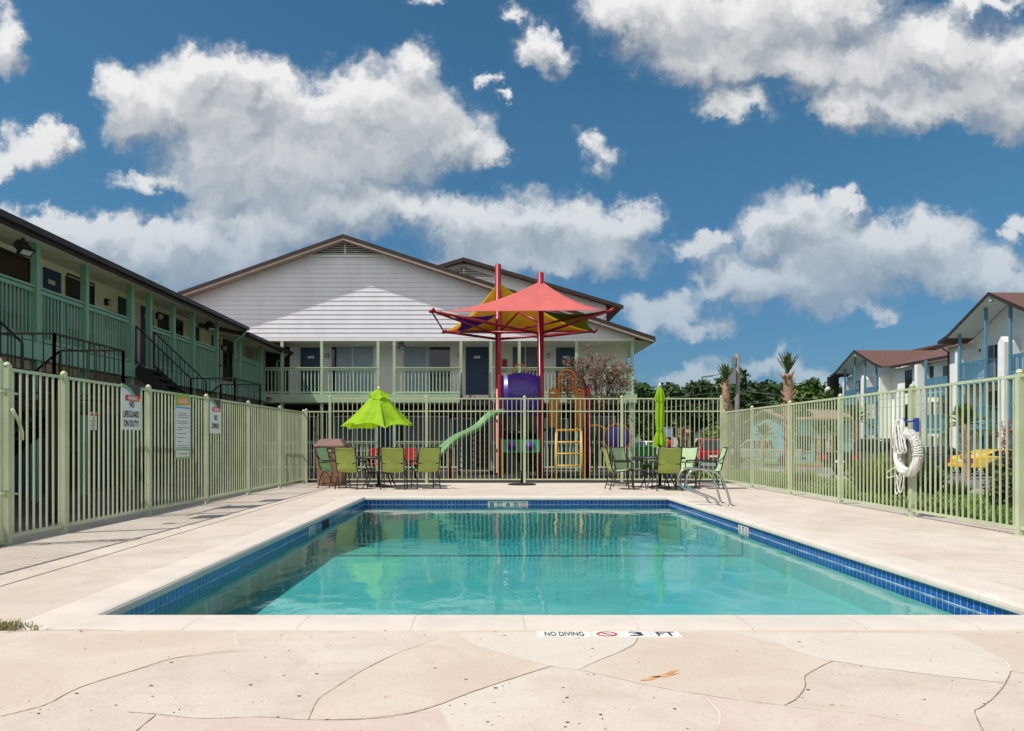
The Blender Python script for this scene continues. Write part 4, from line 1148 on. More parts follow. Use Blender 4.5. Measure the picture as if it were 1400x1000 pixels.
# second gabled range set further back
b2 = thing('gabled_building', 'rear white range whose smaller gable peeks over the roof of the balcony block', 'building', (-1.4,41,0), world=True)
AX2, AZ2, S2, Y2 = -1.36, 10.78, .30, 41.0
def rake2(x): return AZ2 - abs(x-AX2)*S2
mb = MB(); z = 5.0
while z < AZ2-.2:
    zt = z+.2; e0 = (AZ2-.12-z)/S2; e1 = max(0,(AZ2-.12-zt)/S2); e0, e1 = min(e0,7.6), min(e1,7.6)
    mb.add([(AX2-e0,Y2-.022,z),(AX2+e0,Y2-.022,z),(AX2+e1,Y2-.004,zt),(AX2-e1,Y2-.004,zt)],[(0,1,2,3)]); z += .2
mb.build('gable_siding', M['siding'], b2)
mb = MB(); mb.box(AX2-7.6,AX2+7.6,Y2+.2,62,-.6,8.0); mb.prism([(AX2-7.6,Y2,-.6),(AX2+7.6,Y2,-.6),(AX2+7.6,Y2,rake2(AX2+7.6)-.2),(AX2,Y2,AZ2-.2),(AX2-7.6,Y2,rake2(AX2-7.6)-.2)],(0,.2,0)); mb.build('wall', M['white_board'], b2)
mb = MB(); slab(mb, AX2-8.4, rake2(AX2-8.4), AX2, AZ2, Y2-.5, 62); slab(mb, AX2, AZ2, AX2+8.4, rake2(AX2+8.4), Y2-.5, 62); rf = mb.build('roof', M['shingle'], b2)
mb = MB()
for xa, xb in ((AX2-8.4,AX2),(AX2,AX2+8.43)):
    mb.prism([(xa,Y2-.54,rake2(xa)-.16),(xb,Y2-.54,rake2(xb)-.16),(xb,Y2-.54,rake2(xb)+.03),(xa,Y2-.54,rake2(xa)+.03)], (0,.037,0))
mb.build('fascia', M['brown_trim'], rf)
mb = MB(); mb.prism([(AX2-1.6,Y2-.035,9.9),(AX2+1.6,Y2-.035,9.9),(AX2,Y2-.035,10.43)],(0,.01,0)); vv = mb.build('gable_vent', M['play_dark'], b2)
mb = MB()
for k in range(5):
    zz = 9.94+k*.09; e = 1.55*(1-(zz-9.9)/.53)
    mb.bar((AX2-e,Y2-.05,zz),(AX2+e,Y2-.05,zz),.05,.025)
mb.box(AX2-.03,AX2+.03,Y2-.06,Y2-.045,9.9,10.4); mb.box(AX2-1.9,AX2+1.9,Y2-.07,Y2-.03,9.78,9.88); mb.build('louvre', M['white_board'], vv)

# ------------------------------------------------------------------ patio sets
def make_chair():
    """sling armchair facing +Y, origin on the ground"""
    r = thing('patio_chair', 'patio chair', 'chair')
    hw = .245
    prof = [(.25,.425),(.20,.445),(.05,.435),(-.10,.415),(-.19,.415),(-.235,.455),(-.262,.54),(-.30,.70),(-.345,.85),(-.375,.945),(-.395,.965)]
    pp = catmull([(0,y,z) for y, z in prof], 3)
    def sling(name, seg):
        mb = MB(); n = len(seg); nx = 6; rows = []
        for i, p in enumerate(seg):
            d = (seg[min(i+1,n-1)]-seg[max(i-1,0)]).normalized(); nn = Vector((0,-d.z,d.y))      # to the sitter's side
            if nn.y*0.6 + nn.z < 0: nn = -nn
            row = []
            for k in range(nx+1):
                u = k/nx*2-1; sag = -.022*(1-u*u)
                row.append((Vector((u*hw,p.y,p.z))+nn*(sag+.004), Vector((u*hw,p.y,p.z))+nn*(sag-.004)))
            rows.append(row)
        for i in range(n-1):
            for k in range(nx):
                mb.cur = 0
                mb.add([rows[i][k][0],rows[i][k+1][0],rows[i+1][k+1][0],rows[i+1][k][0]],[(0,1,2,3)],True)
                mb.cur = 1
                mb.add([rows[i][k][1],rows[i+1][k][1],rows[i+1][k+1][1],rows[i][k+1][1]],[(0,1,2,3)],True)
        for i in (0, n-1):
            mb.cur = 1
            mb.add([q for k in range(nx+1) for q in rows[i][k]], [(2*k,2*k+1,2*k+3,2*k+2) for k in range(nx)])
        return mb.build(name, [M['sling_mint_lit'], M['sling_lime_shaded']], r, clean=False)
    cut = 15
    sling('seat', pp[:cut+1]); sling('backrest', pp[cut:])
    mb = MB()
    for s in (-1, 1): mb.tube([Vector((s*(hw+.012),p.y,p.z)) for p in pp], .0135, 6)
    mb.tube([(-hw-.012,-.388,.962),(hw+.012,-.388,.962)], .011, 6); mb.tube([(-hw-.012,.243,.428),(hw+.012,.243,.428)], .0135, 6)
    mb.tube([(-hw-.01,-.285,.60),(hw+.01,-.285,.60)], .011, 6)
    mb.build('frame', M['chair_frame'], r)
    for s in (-1, 1):
        x = s*(hw+.035)
        a = MB(); a.tube(catmull([(s*(hw+.012),-.335,.80),(x,-.20,.655),(x,-.02,.645),(x,.16,.64),(x,.235,.60),(x,.235,.53),(s*(hw+.02),.20,.445)],4), .0135, 6); a.bar((x,-.14,.655),(x,.18,.655),.045,.018)
        a.build('armrest', M['chair_frame'], r)
        for y0, y1 in ((.20,.27),(-.19,-.30)):
            l = MB(); l.tube([(s*(hw+.012),y0,.43),(s*(hw+.02),lerp(y0,y1,.5),.21),(s*(hw+.03),y1,.0)], [.016,.014,.013], 7); l.lathe([(.018,0),(.018,.012)],(s*(hw+.03),y1,0),8); l.build('leg', M['chair_frame'], r)
        b = MB(); b.tube([(s*(hw+.026),.245,.10),(s*(hw+.026),-.265,.10)], .009, 5); b.build('stretcher', M['chair_frame'], r)
    b = MB(); b.tube([(-hw-.028,-.27,.10),(hw+.028,-.27,.10)], .010, 5); b.build('crossbar', M['chair_frame'], r)
    return r
chair0 = make_chair(); used = [False]
def place_chair(x, y, face, label):
    o = chair0 if not used[0] else copy_tree(chair0)
    used[0] = True
    o.location = (x, y, 0.0); o.rotation_euler = (0,0,math.atan2(-face[0], face[1])); o['label'] = label; o['group'] = 'sling chairs round the patio tables'
place_chair(-3.20,17.85,(.28,1),'lime sling chair with its back turned, beside the brown litter bin')
place_chair(-2.20,17.78,(.0,1),'lime sling chair with its back turned, in front of the open umbrella pole')
place_chair(-1.50,18.02,(-.38,1),'lime sling chair with its back turned, nearest the foot of the green slide')
place_chair(-3.68,18.30,(1,-.32),'mint sling chair turned sideways right against the litter bin')
place_chair(4.00,17.35,(0,1),'lime sling chair with its back turned, in front of the folded umbrella')
place_chair(3.02,17.72,(1,.05),'sling chair seen side on at the end of the table nearer the bare umbrella stand')
place_chair(3.40,18.55,(.75,-.75),'pale mint sling chair facing the camera beyond the table, left of the folded umbrella')
place_chair(4.62,18.58,(-.72,-.72),'pale mint sling chair facing the camera, right of the folded umbrella')
place_chair(5.12,17.95,(-1,.10),'sling chair seen side on, nearest the steel grab rails')

def make_table(label, x, y):
    r = thing('patio_table', label, 'table', (x,y,0), group='round patio tables')
    mb = MB(); mb.lathe([(.03,.700),(.56,.700),(.60,.705),(.61,.718),(.60,.732),(.56,.735),(.03,.735)], n=36); mb.build('tabletop', M['table_top'], r)
    mb = MB(); mb.lathe([(.62,.69),(.628,.70),(.628,.73),(.612,.738)], n=36); mb.build('rim', M['chair_frame'], r)
    for k in range(4):
        a = R(45+90*k); c, s = math.cos(a), math.sin(a)
        l = MB(); l.tube(catmull([(c*.50,s*.50,.70),(c*.40,s*.40,.52),(c*.33,s*.33,.34),(c*.42,s*.42,.12),(c*.50,s*.50,0)],4), .016, 7); l.build('leg', M['chair_frame'], r)
    mb = MB(); mb.tube([(.34*math.cos(2*math.pi*k/20),.34*math.sin(2*math.pi*k/20),.34) for k in range(20)], .011, 6, closed=True); mb.build('ring_brace', M['chair_frame'], r)
make_table('round dark patio table under the open lime umbrella', -2.66, 18.62)
make_table('round dark patio table with the folded lime umbrella through it', 3.98, 18.10)

def umbrella_base(r, R_=.27):
    b = MB(); b.lathe([(R_,0),(R_,.03),(R_*.93,.05),(R_*.3,.075),(.035,.09),(.035,.30),(.02,.305)], n=28); b.build('base', M['chair_frame'], r)
# half open umbrella
u = thing('patio_umbrella', 'drooping half open lime green umbrella with a scalloped hem', 'umbrella', (-2.68,18.62,0), group='lime patio umbrellas')
umbrella_base(u)
mb = MB(); mb.tube([(0,0,.06),(0,0,2.30)], .021, 10); mb.build('pole', M['chair_frame'], u)
def canopy(rings, nrib, scallop, seed, fold=0.0):
    """cloth hung on ribs: rings of (radius, z) from the top; bulges between the ribs"""
    rnd = random.Random(seed); n = nrib*10; vs = []; off = [rnd.uniform(-1,1) for _ in range(nrib)]
    for i, (rr, z) in enumerate(rings):
        t = i/(len(rings)-1)
        for k in range(n):
            ph = (k % 10)/10; rib = k//10; a = 2*math.pi*k/n + .30
            bulge = math.sin(math.pi*ph)
            r_ = rr*(1 - scallop*bulge*t*(1+.35*off[rib])) ; zz = z - 0.02*bulge*t + .05*t*math.sin(2.1*a+off[rib]) 
            if t > .98: zz += .075*bulge*(1+.5*off[(rib+1) % nrib])
            wr = .012*t*math.sin(a*23+i*.7)+.010*t*math.sin(a*37+i)
            vs.append(((r_+wr)*math.cos(a),(r_+wr)*math.sin(a),zz))
    fs = [(i*n+k,(i+1)*n+k,(i+1)*n+(k+1)%n,i*n+(k+1)%n) for i in range(len(rings)-1) for k in range(n)]
    return MB().add(vs, fs, True)
c = canopy([(.03,2.335),(.12,2.26),(.24,2.13),(.38,1.97),(.54,1.80),(.70,1.64),(.82,1.53),(.90,1.455)], 8, .17, 4)
c.build('canopy', M['umbrella_lime'], u)
c = canopy([(.02,2.375),(.10,2.32),(.20,2.235),(.285,2.145)], 8, .10, 5); c.build('vent_cap', M['umbrella_lime'], u)
mb = MB(); mb.lathe([(.0,2.36),(.028,2.37),(.032,2.40),(.02,2.43),(0,2.44)], n=12); mb.build('finial', M['umbrella_cap'], u)
for k in range(8):
    a = 2*math.pi*k/8+.30; q = MB(); q.tube([(0.02*math.cos(a),0.02*math.sin(a),2.30),(.40*math.cos(a),.40*math.sin(a),1.93),(.86*math.cos(a),.86*math.sin(a),1.47)], .008, 5); q.build('rib', M['chair_frame'], u)
# folded umbrella
u = thing('patio_umbrella', 'tightly folded lime green umbrella standing in the table by the red car', 'umbrella', (4.02,18.10,0), group='lime patio umbrellas')
umbrella_base(u)
mb = MB(); mb.tube([(0,0,.06),(0,0,2.42)], .021, 10); mb.build('pole', M['chair_frame'], u)
def folded(rings, seed, lobes=8):
    n = 96; vs = []; rnd = random.Random(seed); ph = [rnd.uniform(0,.8) for _ in range(lobes)]
    for i, (rr, z, dep) in enumerate(rings):
        for k in range(n):
            a = 2*math.pi*k/n; q = a*lobes/2+.35*math.sin(2*a+seed)+z*.6
            r_ = rr*(1-dep*abs(math.sin(q))**.7) ; zz = z+.035*dep*math.sin(3*a+seed)*(i == len(rings)-1)*2
            vs.append((r_*math.cos(a+.25*z),r_*math.sin(a+.25*z),zz))
    return MB().add(vs, [(i*n+k,(i+1)*n+k,(i+1)*n+(k+1)%n,i*n+(k+1)%n) for i in range(len(rings)-1) for k in range(n)], True)
folded([(.03,2.36,.1),(.075,2.28,.35),(.105,2.10,.45),(.12,1.90,.45),(.125,1.68,.45),(.115,1.50,.40),(.09,1.38,.30),(.115,1.28,.45),(.15,1.18,.5),(.175,1.07,.5),(.165,1.0,.5)], 2).build('canopy', M['umbrella_lime'], u)
folded([(.02,2.40,.1),(.07,2.33,.35),(.11,2.23,.45),(.145,2.10,.5),(.135,2.05,.5)], 6).build('vent_cap', M['umbrella_lime'], u)
mb = MB(); mb.lathe([(.0,2.39),(.03,2.40),(.034,2.44),(.02,2.47),(0,2.48)], n=12); mb.build('finial', M['umbrella_cap'], u)
mb = MB(); mb.tube([(.098*math.cos(2*math.pi*k/24),.098*math.sin(2*math.pi*k/24),1.39) for k in range(24)], .008, 5, closed=True); mb.build('tie_strap', M['umbrella_lime'], u)

us = thing('umbrella_stand', 'bare round umbrella base with a short pole stub and no umbrella', 'umbrella base', (.83,19.55,0))
mb = MB(); mb.lathe([(.36,0.012),(.36,.022),(.30,.035),(.05,.05)], n=32); mb.lathe([(.34,0),(.34,.012)], n=32); mb.build('base', M['dark_step'], us)
mb = MB(); mb.lathe([(.03,.04),(.03,.34),(.034,.345),(.034,.37),(.0,.372)], n=12); mb.tube([(0,0,.36),(0,0,1.25)], .010, 6); mb.build('pole', M['black_metal'], us)

# litter bin
bn = thing('litter_bin', 'square brown litter bin with a mauve hooded lid', 'bin', (-3.95,19.3,0))
mb = MB(); w0, w1 = .30, .345
mb.add([(-w0,-w0,0),(w0,-w0,0),(w0,w0,0),(-w0,w0,0),(-w1,-w1,.84),(w1,-w1,.84),(w1,w1,.84),(-w1,w1,.84)], [(3,2,1,0),(4,5,6,7),(0,1,5,4),(1,2,6,5),(2,3,7,6),(3,0,4,7)]); mb.build('body', M['bin_brown'], bn, bevel=.03)
mb = MB(); 
for sx in (-1,1):
    for sy in (-1,1): mb.box(sx*.27-.04,sx*.27+.04,sy*.27-.04,sy*.27+.04,.84,.93)
mb.build('lid_support', M['bin_lid'], bn)
mb = MB(); mb.add([(-.37,-.37,.90),(.37,-.37,.90),(.37,.37,.90),(-.37,.37,.90),(-.40,-.40,1.0),(.40,-.40,1.0),(.40,.40,1.0),(-.40,.40,1.0),(-.25,-.20,1.17),(.25,-.20,1.17),(.25,.24,1.17),(-.25,.24,1.17)],
    [(3,2,1,0),(0,1,5,4),(1,2,6,5),(2,3,7,6),(3,0,4,7),(4,5,9,8),(5,6,10,9),(6,7,11,10),(7,4,8,11),(8,9,10,11)]); mb.build('lid', M['bin_lid'], bn, bevel=.035)

# grab rails of the pool ladder
gr = thing('grab_rails', 'pair of bent stainless steel grab rails at the far right pool corner', 'pool rails', (3.9,13.5,0), world=True)
for y in (13.15, 13.72):
    mb = MB()
    pts = catmull([(4.145,y,-.02),(4.045,y,.32),(3.965,y,.49),(3.845,y,.59),(3.645,y,.625),(3.485,y,.61),(3.390,y,.52),(3.365,y,.40),(3.425,y,.31),(3.585,y,.225),(3.755,y,.16),(3.875,y,.10),(3.925,y,-.02)], 6)
    mb.tube(pts, .0195, 10)
    o = mb.build('rail', M['stainless'], gr)
    e = MB()
    for x in (4.14,3.92): e.lathe([(.055,0),(.055,.008),(.035,.022),(.024,.024)], (x,y,0), 14)
    e.build('escutcheon', M['stainless'], o)

# grass tuft at the pool corner
rnd = random.Random(12); mb = MB()
for _ in range(420):
    x = -2.86 + rnd.gauss(0,.10); y = 4.50 + rnd.gauss(0,.022); h = abs(rnd.gauss(.025,.014)); a = rnd.uniform(0,6.28); l = rnd.uniform(.01,.06)
    dx, dy = math.cos(a)*l, math.sin(a)*l*.7; wv = Vector((-dy,dx,0)).normalized()*.0022
    p0 = Vector((x,y,0)); p1 = Vector((x+dx*.5,y+dy*.5,h)); p2 = Vector((x+dx,y+dy,h*.75))
    mb.add([p0-wv,p0+wv,p1+wv,p1-wv,p2],[(0,1,2,3),(3,2,4)])
tag(mb.build('weed_tuft', M['grass_dry']), 'small dry grass tuft growing in the joint at the near left pool corner', 'weed')

# ------------------------------------------------------------------ playground
sc_ = thing('shade_canopy', 'four coloured peaked shade sail on two red poles above the playground', 'shade sail', (1.0,25,0), world=True)
PR = M['pole_red']
P1, P2 = Vector((.31,27.0,0)), Vector((1.64,24.6,0))
A1, A2 = Vector((.31,26.9,6.70)), Vector((1.66,24.6,6.25))
FLc, FRc, BLc, BRc = Vector((-1.74,23.0,5.02)), Vector((3.66,23.1,5.05)), Vector((-1.62,27.4,5.02)), Vector((3.74,27.3,5.02))
for p, h in ((P1,7.34),(P2,6.52)):
    mb = MB(); mb.lathe([(.16,-.05),(.16,.03),(.105,.05),(.105,h-.03),(.08,h),(0,h+.005)], p, 18); mb.build('pole', PR, sc_)
def sail(name, pts_top, a, b, m, sag_in=.12, sag=.10, nu=14, nv=12):
    """panel from the peak line down to a hem between corners a and b; hem bows in, cloth sags"""
    t0, t1 = pts_top; mb = MB(); vs = []; ctr = (FLc+FRc+BLc+BRc)/4
    for i in range(nv+1):
        v = i/nv
        for j in range(nu+1):
            u = j/nu
            top = t0.lerp(t1, u); hem = a.lerp(b, u); hem = hem.lerp(Vector((ctr.x,ctr.y,hem.z+.12)), sag_in*4*u*(1-u))
            p = top.lerp(hem, v); p.z -= sag*4*v*(1-v)*(1.0) * (1.0)
            vs.append(p)
    n = nu+1
    mb.add(vs, [(i*n+j,i*n+j+1,(i+1)*n+j+1,(i+1)*n+j) for i in range(nv) for j in range(nu)], True)
    o = mb.build(name, m, sc_)
    sd = o.modifiers.new('cloth', 'SOLIDIFY'); sd.thickness = .006
    return o
fi = lambda p, q, t: p.lerp(q, t)
fa, fb_ = FLc+Vector((.40,.02,-.02)), FRc+Vector((-.12,0,0))
sail('front_sail', (A2,A2), fa, fb_, M['sail_pink'], .02, .16)
sail('back_sail', (A1,A1), BRc, BLc, M['sail_yellow'], .05, .25)
L1 = Vector((.28,26.85,5.55)); R1 = Vector((1.70,24.75,5.32))
sail('left_sail', (L1,L1), BLc+Vector((.45,0,.02)), FLc+Vector((.25,0,-.02)), M['sail_purple'], .16, .12)
sail('right_sail', (R1,R1), fb_, BRc, M['sail_olive'], .16, .12)
def arm(pts, r=.045):
    mb = MB(); mb.tube(pts, r, 8); mb.build('arm', PR, sc_)
for c, p, zz in ((FLc,P2,4.55),(FRc,P2,4.55),(BLc,P1,4.7),(BRc,P1,4.7)):
    q = Vector((p.x,p.y,zz)); arm([q, c])
for c, p, zz in ((FLc,P1,4.85),(BRc,P2,4.45),(FRc,P1,4.9),(BLc,P2,4.6)):
    arm([Vector((p.x,p.y,zz)), c], .038)
arm([Vector((P1.x,P1.y,4.9)), (P1+P2)/2+Vector((0,0,5.45)), Vector((P2.x,P2.y,4.9))], .038)
for c in (FLc,FRc,BLc,BRc):
    mb = MB(); mb.tube([c+Vector((-.06,0,-.05)),c+Vector((.10,0,.06))], .05, 8); mb.build('corner_clamp', PR, sc_)
mb = MB(); mb.tube([FLc, BLc], .03, 6); mb.build('edge_cable', PR, sc_); mb = MB(); mb.tube([FRc, BRc], .012, 6); mb.build('edge_cable', PR, sc_)
mb = MB(); mb.tube([BLc, BRc], .03, 6); mb.build('edge_cable', PR, sc_)

pl = thing('play_structure', 'climbing frame with purple hood, green slide and yellow ladder', 'climbing frame', (1.6,25.5,0), world=True)
YL, OR_, DK = M['play_yellow'], M['play_orange'], M['play_dark']
for x, y, h in ((.42,25.3,3.2),(1.72,25.3,3.2),(.42,26.7,3.0),(1.72,26.7,3.0),(3.24,25.9,2.9),(3.24,27.0,2.9)):
    mb = MB(); mb.lathe([(.075,-.05),(.075,h-.05),(.05,h),(0,h+.01)], (x,y,0), 12); mb.build('post', PR, pl)
mb = MB(); mb.box(.42,1.72,25.3,26.7,1.44,1.52); mb.box(1.74,3.2,25.6,26.9,1.44,1.52); mb.build('platform', DK, pl)
# purple hood: bowed panel with moulded outlines
def hx(x): return 25.22 - .10*math.sin(math.pi*(x-.48)/1.16)
mb = MB(); n = 16; top = lambda x: 3.14+.10*math.sin(math.pi*(x-.48)/1.16)
for k in range(n):
    xa, xb = .48+1.16*k/n, .48+1.16*(k+1)/n
    mb.add([(xa,hx(xa),1.90),(xb,hx(xb),1.90),(xb,hx(xb),top(xb)),(xa,hx(xa),top(xa)),(xa,hx(xa)+.05,1.90),(xb,hx(xb)+.05,1.90),(xb,hx(xb)+.05,top(xb)),(xa,hx(xa)+.05,top(xa))],
           [(0,1,2,3),(7,6,5,4),(3,2,6,7),(1,0,4,5)] + ([(0,3,7,4)] if k == 0 else []) + ([(2,1,5,6)] if k == n-1 else []), True)
hood = mb.build('hood_panel', M['play_purple'], pl)
mb = MB()
def hl(pts, w=.008): mb.tube([(x,hx(x)-.004,z) for x, z in pts], w, 4)
hl([(.72,2.72),(.92,2.95),(1.20,2.95),(1.40,2.72)]); hl([(.66,2.78),(.75,2.64),(.95,2.58),(1.2,2.58),(1.4,2.66),(1.46,2.80)]); hl([(.86,2.72),(1.26,2.72)])
hl([(1.30+.17*math.cos(R(a)),2.22+.17*math.sin(R(a))) for a in range(0,361,24)]); hl([(1.30,2.05),(1.30,2.39)]); hl([(1.13,2.22),(1.47,2.22)])
mb.build('moulded_outline', M['play_line'], hood)
mb = MB(); mb.tube(catmull([(.86,25.2,3.2),(.88,25.2,3.42),(1.04,25.2,3.50),(1.22,25.2,3.42),(1.25,25.2,3.2)],5), .025, 8); mb.build('hoop', OR_, pl)
mb = MB(); mb.box(.50,1.64,26.74,26.79,1.5,2.6); mb.box(.50,1.64,26.74,26.79,.1,1.4); mb.build('shade_panel', DK, pl)  # dark sheets added to stand for the black shade about the platform
# slide: wavy trough
cl_ = catmull([(.42,25.25,1.98),(.26,25.1,1.96),(.02,24.95,1.80),(-.26,24.8,1.52),(-.55,24.62,1.34),(-.86,24.45,1.20),(-1.15,24.25,.98),(-1.40,24.05,.70),(-1.62,23.9,.44),(-1.86,23.75,.34),(-2.02,23.65,.33)], 4)
mb = MB(); sec = [(-.20,.13),(-.165,.135),(-.14,.02),(-.08,-.02),(.08,-.02),(.14,.02),(.165,.135),(.20,.13),(.185,-.02),(.09,-.06),(-.09,-.06),(-.185,-.02)]; vs = []
for i, p in enumerate(cl_):
    d = cl_[min(i+1,len(cl_)-1)]-cl_[max(i-1,0)]; s = Vector((-d.y,d.x,0)).normalized()
    for a, z in sec: vs.append(p + s*a + Vector((0,0,z)))
k = len(sec); mb.add(vs, [(i*k+j,i*k+(j+1)%k,(i+1)*k+(j+1)%k,(i+1)*k+j) for i in range(len(cl_)-1) for j in range(k)], True)
mb.build('slide', M['slide_green'], pl, clean=True)
mb = MB(); mb.tube([(-1.1,24.28,.90),(-1.1,24.28,-.05)], .04, 8); mb.build('slide_leg', PR, pl)
# ladder and arches
mb = MB()
for x in (2.14,2.98): mb.tube([(x,25.1,-.05),(x+(.05 if x < 2.5 else -.03),25.35,1.52)], .045, 8)
for z in (.35,.72,1.08,1.46): mb.tube([(2.14,25.1+.16*z,z),(2.98,25.1+.16*z,z)], .028 if z < 1.4 else .045, 7)
mb.build('ladder', YL, pl)
def arch(x0, x1, y, z0, zt, m=OR_, r=.03, bars=0):
    xc = (x0+x1)/2; rr = (x1-x0)/2; mb = MB()
    mb.tube([(x0,y,z0)]+[(xc-rr*math.cos(R(a)),y,zt-rr+rr*math.sin(R(a))) for a in range(0,181,20)]+[(x1,y,z0)], r, 8)
    for k in range(bars): mb.tube([(x0,y,z0+.2+.28*k),(x1,y,z0+.2+.28*k)], r*.7, 6)
    mb.build('arch_rail', m, pl)
arch(2.27,2.80,25.5,1.5,3.36,OR_,.03,0); arch(2.36,2.70,25.55,2.6,3.24,OR_,.018,2)
for x0, x1 in ((1.98,2.24),(2.84,3.06)):
    mb = MB(); mb.box(x0,x1,25.55,25.59,1.55,2.62); mb.build('guard_panel', M['guard_mustard'], pl)
    mb = MB(); mb.tube([(x0,25.52,2.72),(x1,25.52,2.72)], .035, 6); mb.tube([(x0,25.52,1.6),(x0,25.52,2.72)], .03, 6); mb.tube([(x1,25.52,1.6),(x1,25.52,2.72)], .03, 6); mb.build('guard_rail', OR_, pl)
mb = MB(); mb.box(.46,1.68,25.26,25.32,.76,1.16); gp = mb.build('play_panel', M['play_green'], pl)
for x in (.78,1.34):
    mb = MB(); mb.lathe([(0,25.225),(.06,25.225),(.065,25.24),(.10,25.235),(.105,25.245),(.16,25.235),(.17,25.25),(.17,25.262)], (x,0,.96), 24, axis='Y'); mb.build('dial', M['play_purple'], gp)
mb = MB(); mb.box(.44,.50,25.22,25.27,-.05,1.2); mb.build('panel_edge', YL, gp)
# round purple window in an orange hoop on a curved yellow pipe
mb = MB(); mb.lathe([(0,25.60),(.36,25.60),(.40,25.63),(.40,25.66),(0,25.66)], (4.14,0,1.22), 32, axis='Y'); pw = mb.build('round_panel', M['play_purple'], pl)
mb = MB(); mb.tube([(4.14+.43*math.cos(2*math.pi*k/32),25.63,1.22+.43*math.sin(2*math.pi*k/32)) for k in range(32)], .032, 8, closed=True); mb.build('hoop', OR_, pw)
mb = MB(); mb.tube(catmull([(3.24,25.9,1.58),(3.5,25.8,1.62),(3.75,25.7,1.52),(3.9,25.66,1.30)],5), .03, 8); mb.tube([(4.14,25.66,.8),(4.14,25.66,-.05)], .04, 8); mb.build('curved_pipe', YL, pl)

pl.location = (1.52, 24.25, 0.0)                     # the frame stands clear of the canopy's shade

# red bench behind the fence
rb = thing('bench', 'red slatted bench behind the picket fence under the lime umbrella', 'bench', (-2.75,22.4,0))
for z, y in ((.62,.24),(.74,.25),(.86,.26)):
    mb = MB(); mb.box(-.78,.78,y,y+.035,z-.05,z+.05); mb.build('back_slat', M['bench_red'], rb)
mb = MB()
for y in (-.20,-.06,.08): mb.box(-.78,.78,y,y+.12,.43,.46)
mb.build('seat', M['bench_red'], rb)
for x in (-.6,.6):
    mb = MB(); mb.tube([(x,.16,-.05),(x,.18,.42),(x,.275,.92)], .022, 7); mb.tube([(x,-.18,-.05),(x,-.16,.42),(x,.18,.42)], .022, 7); mb.build('leg', M['black_metal'], rb)

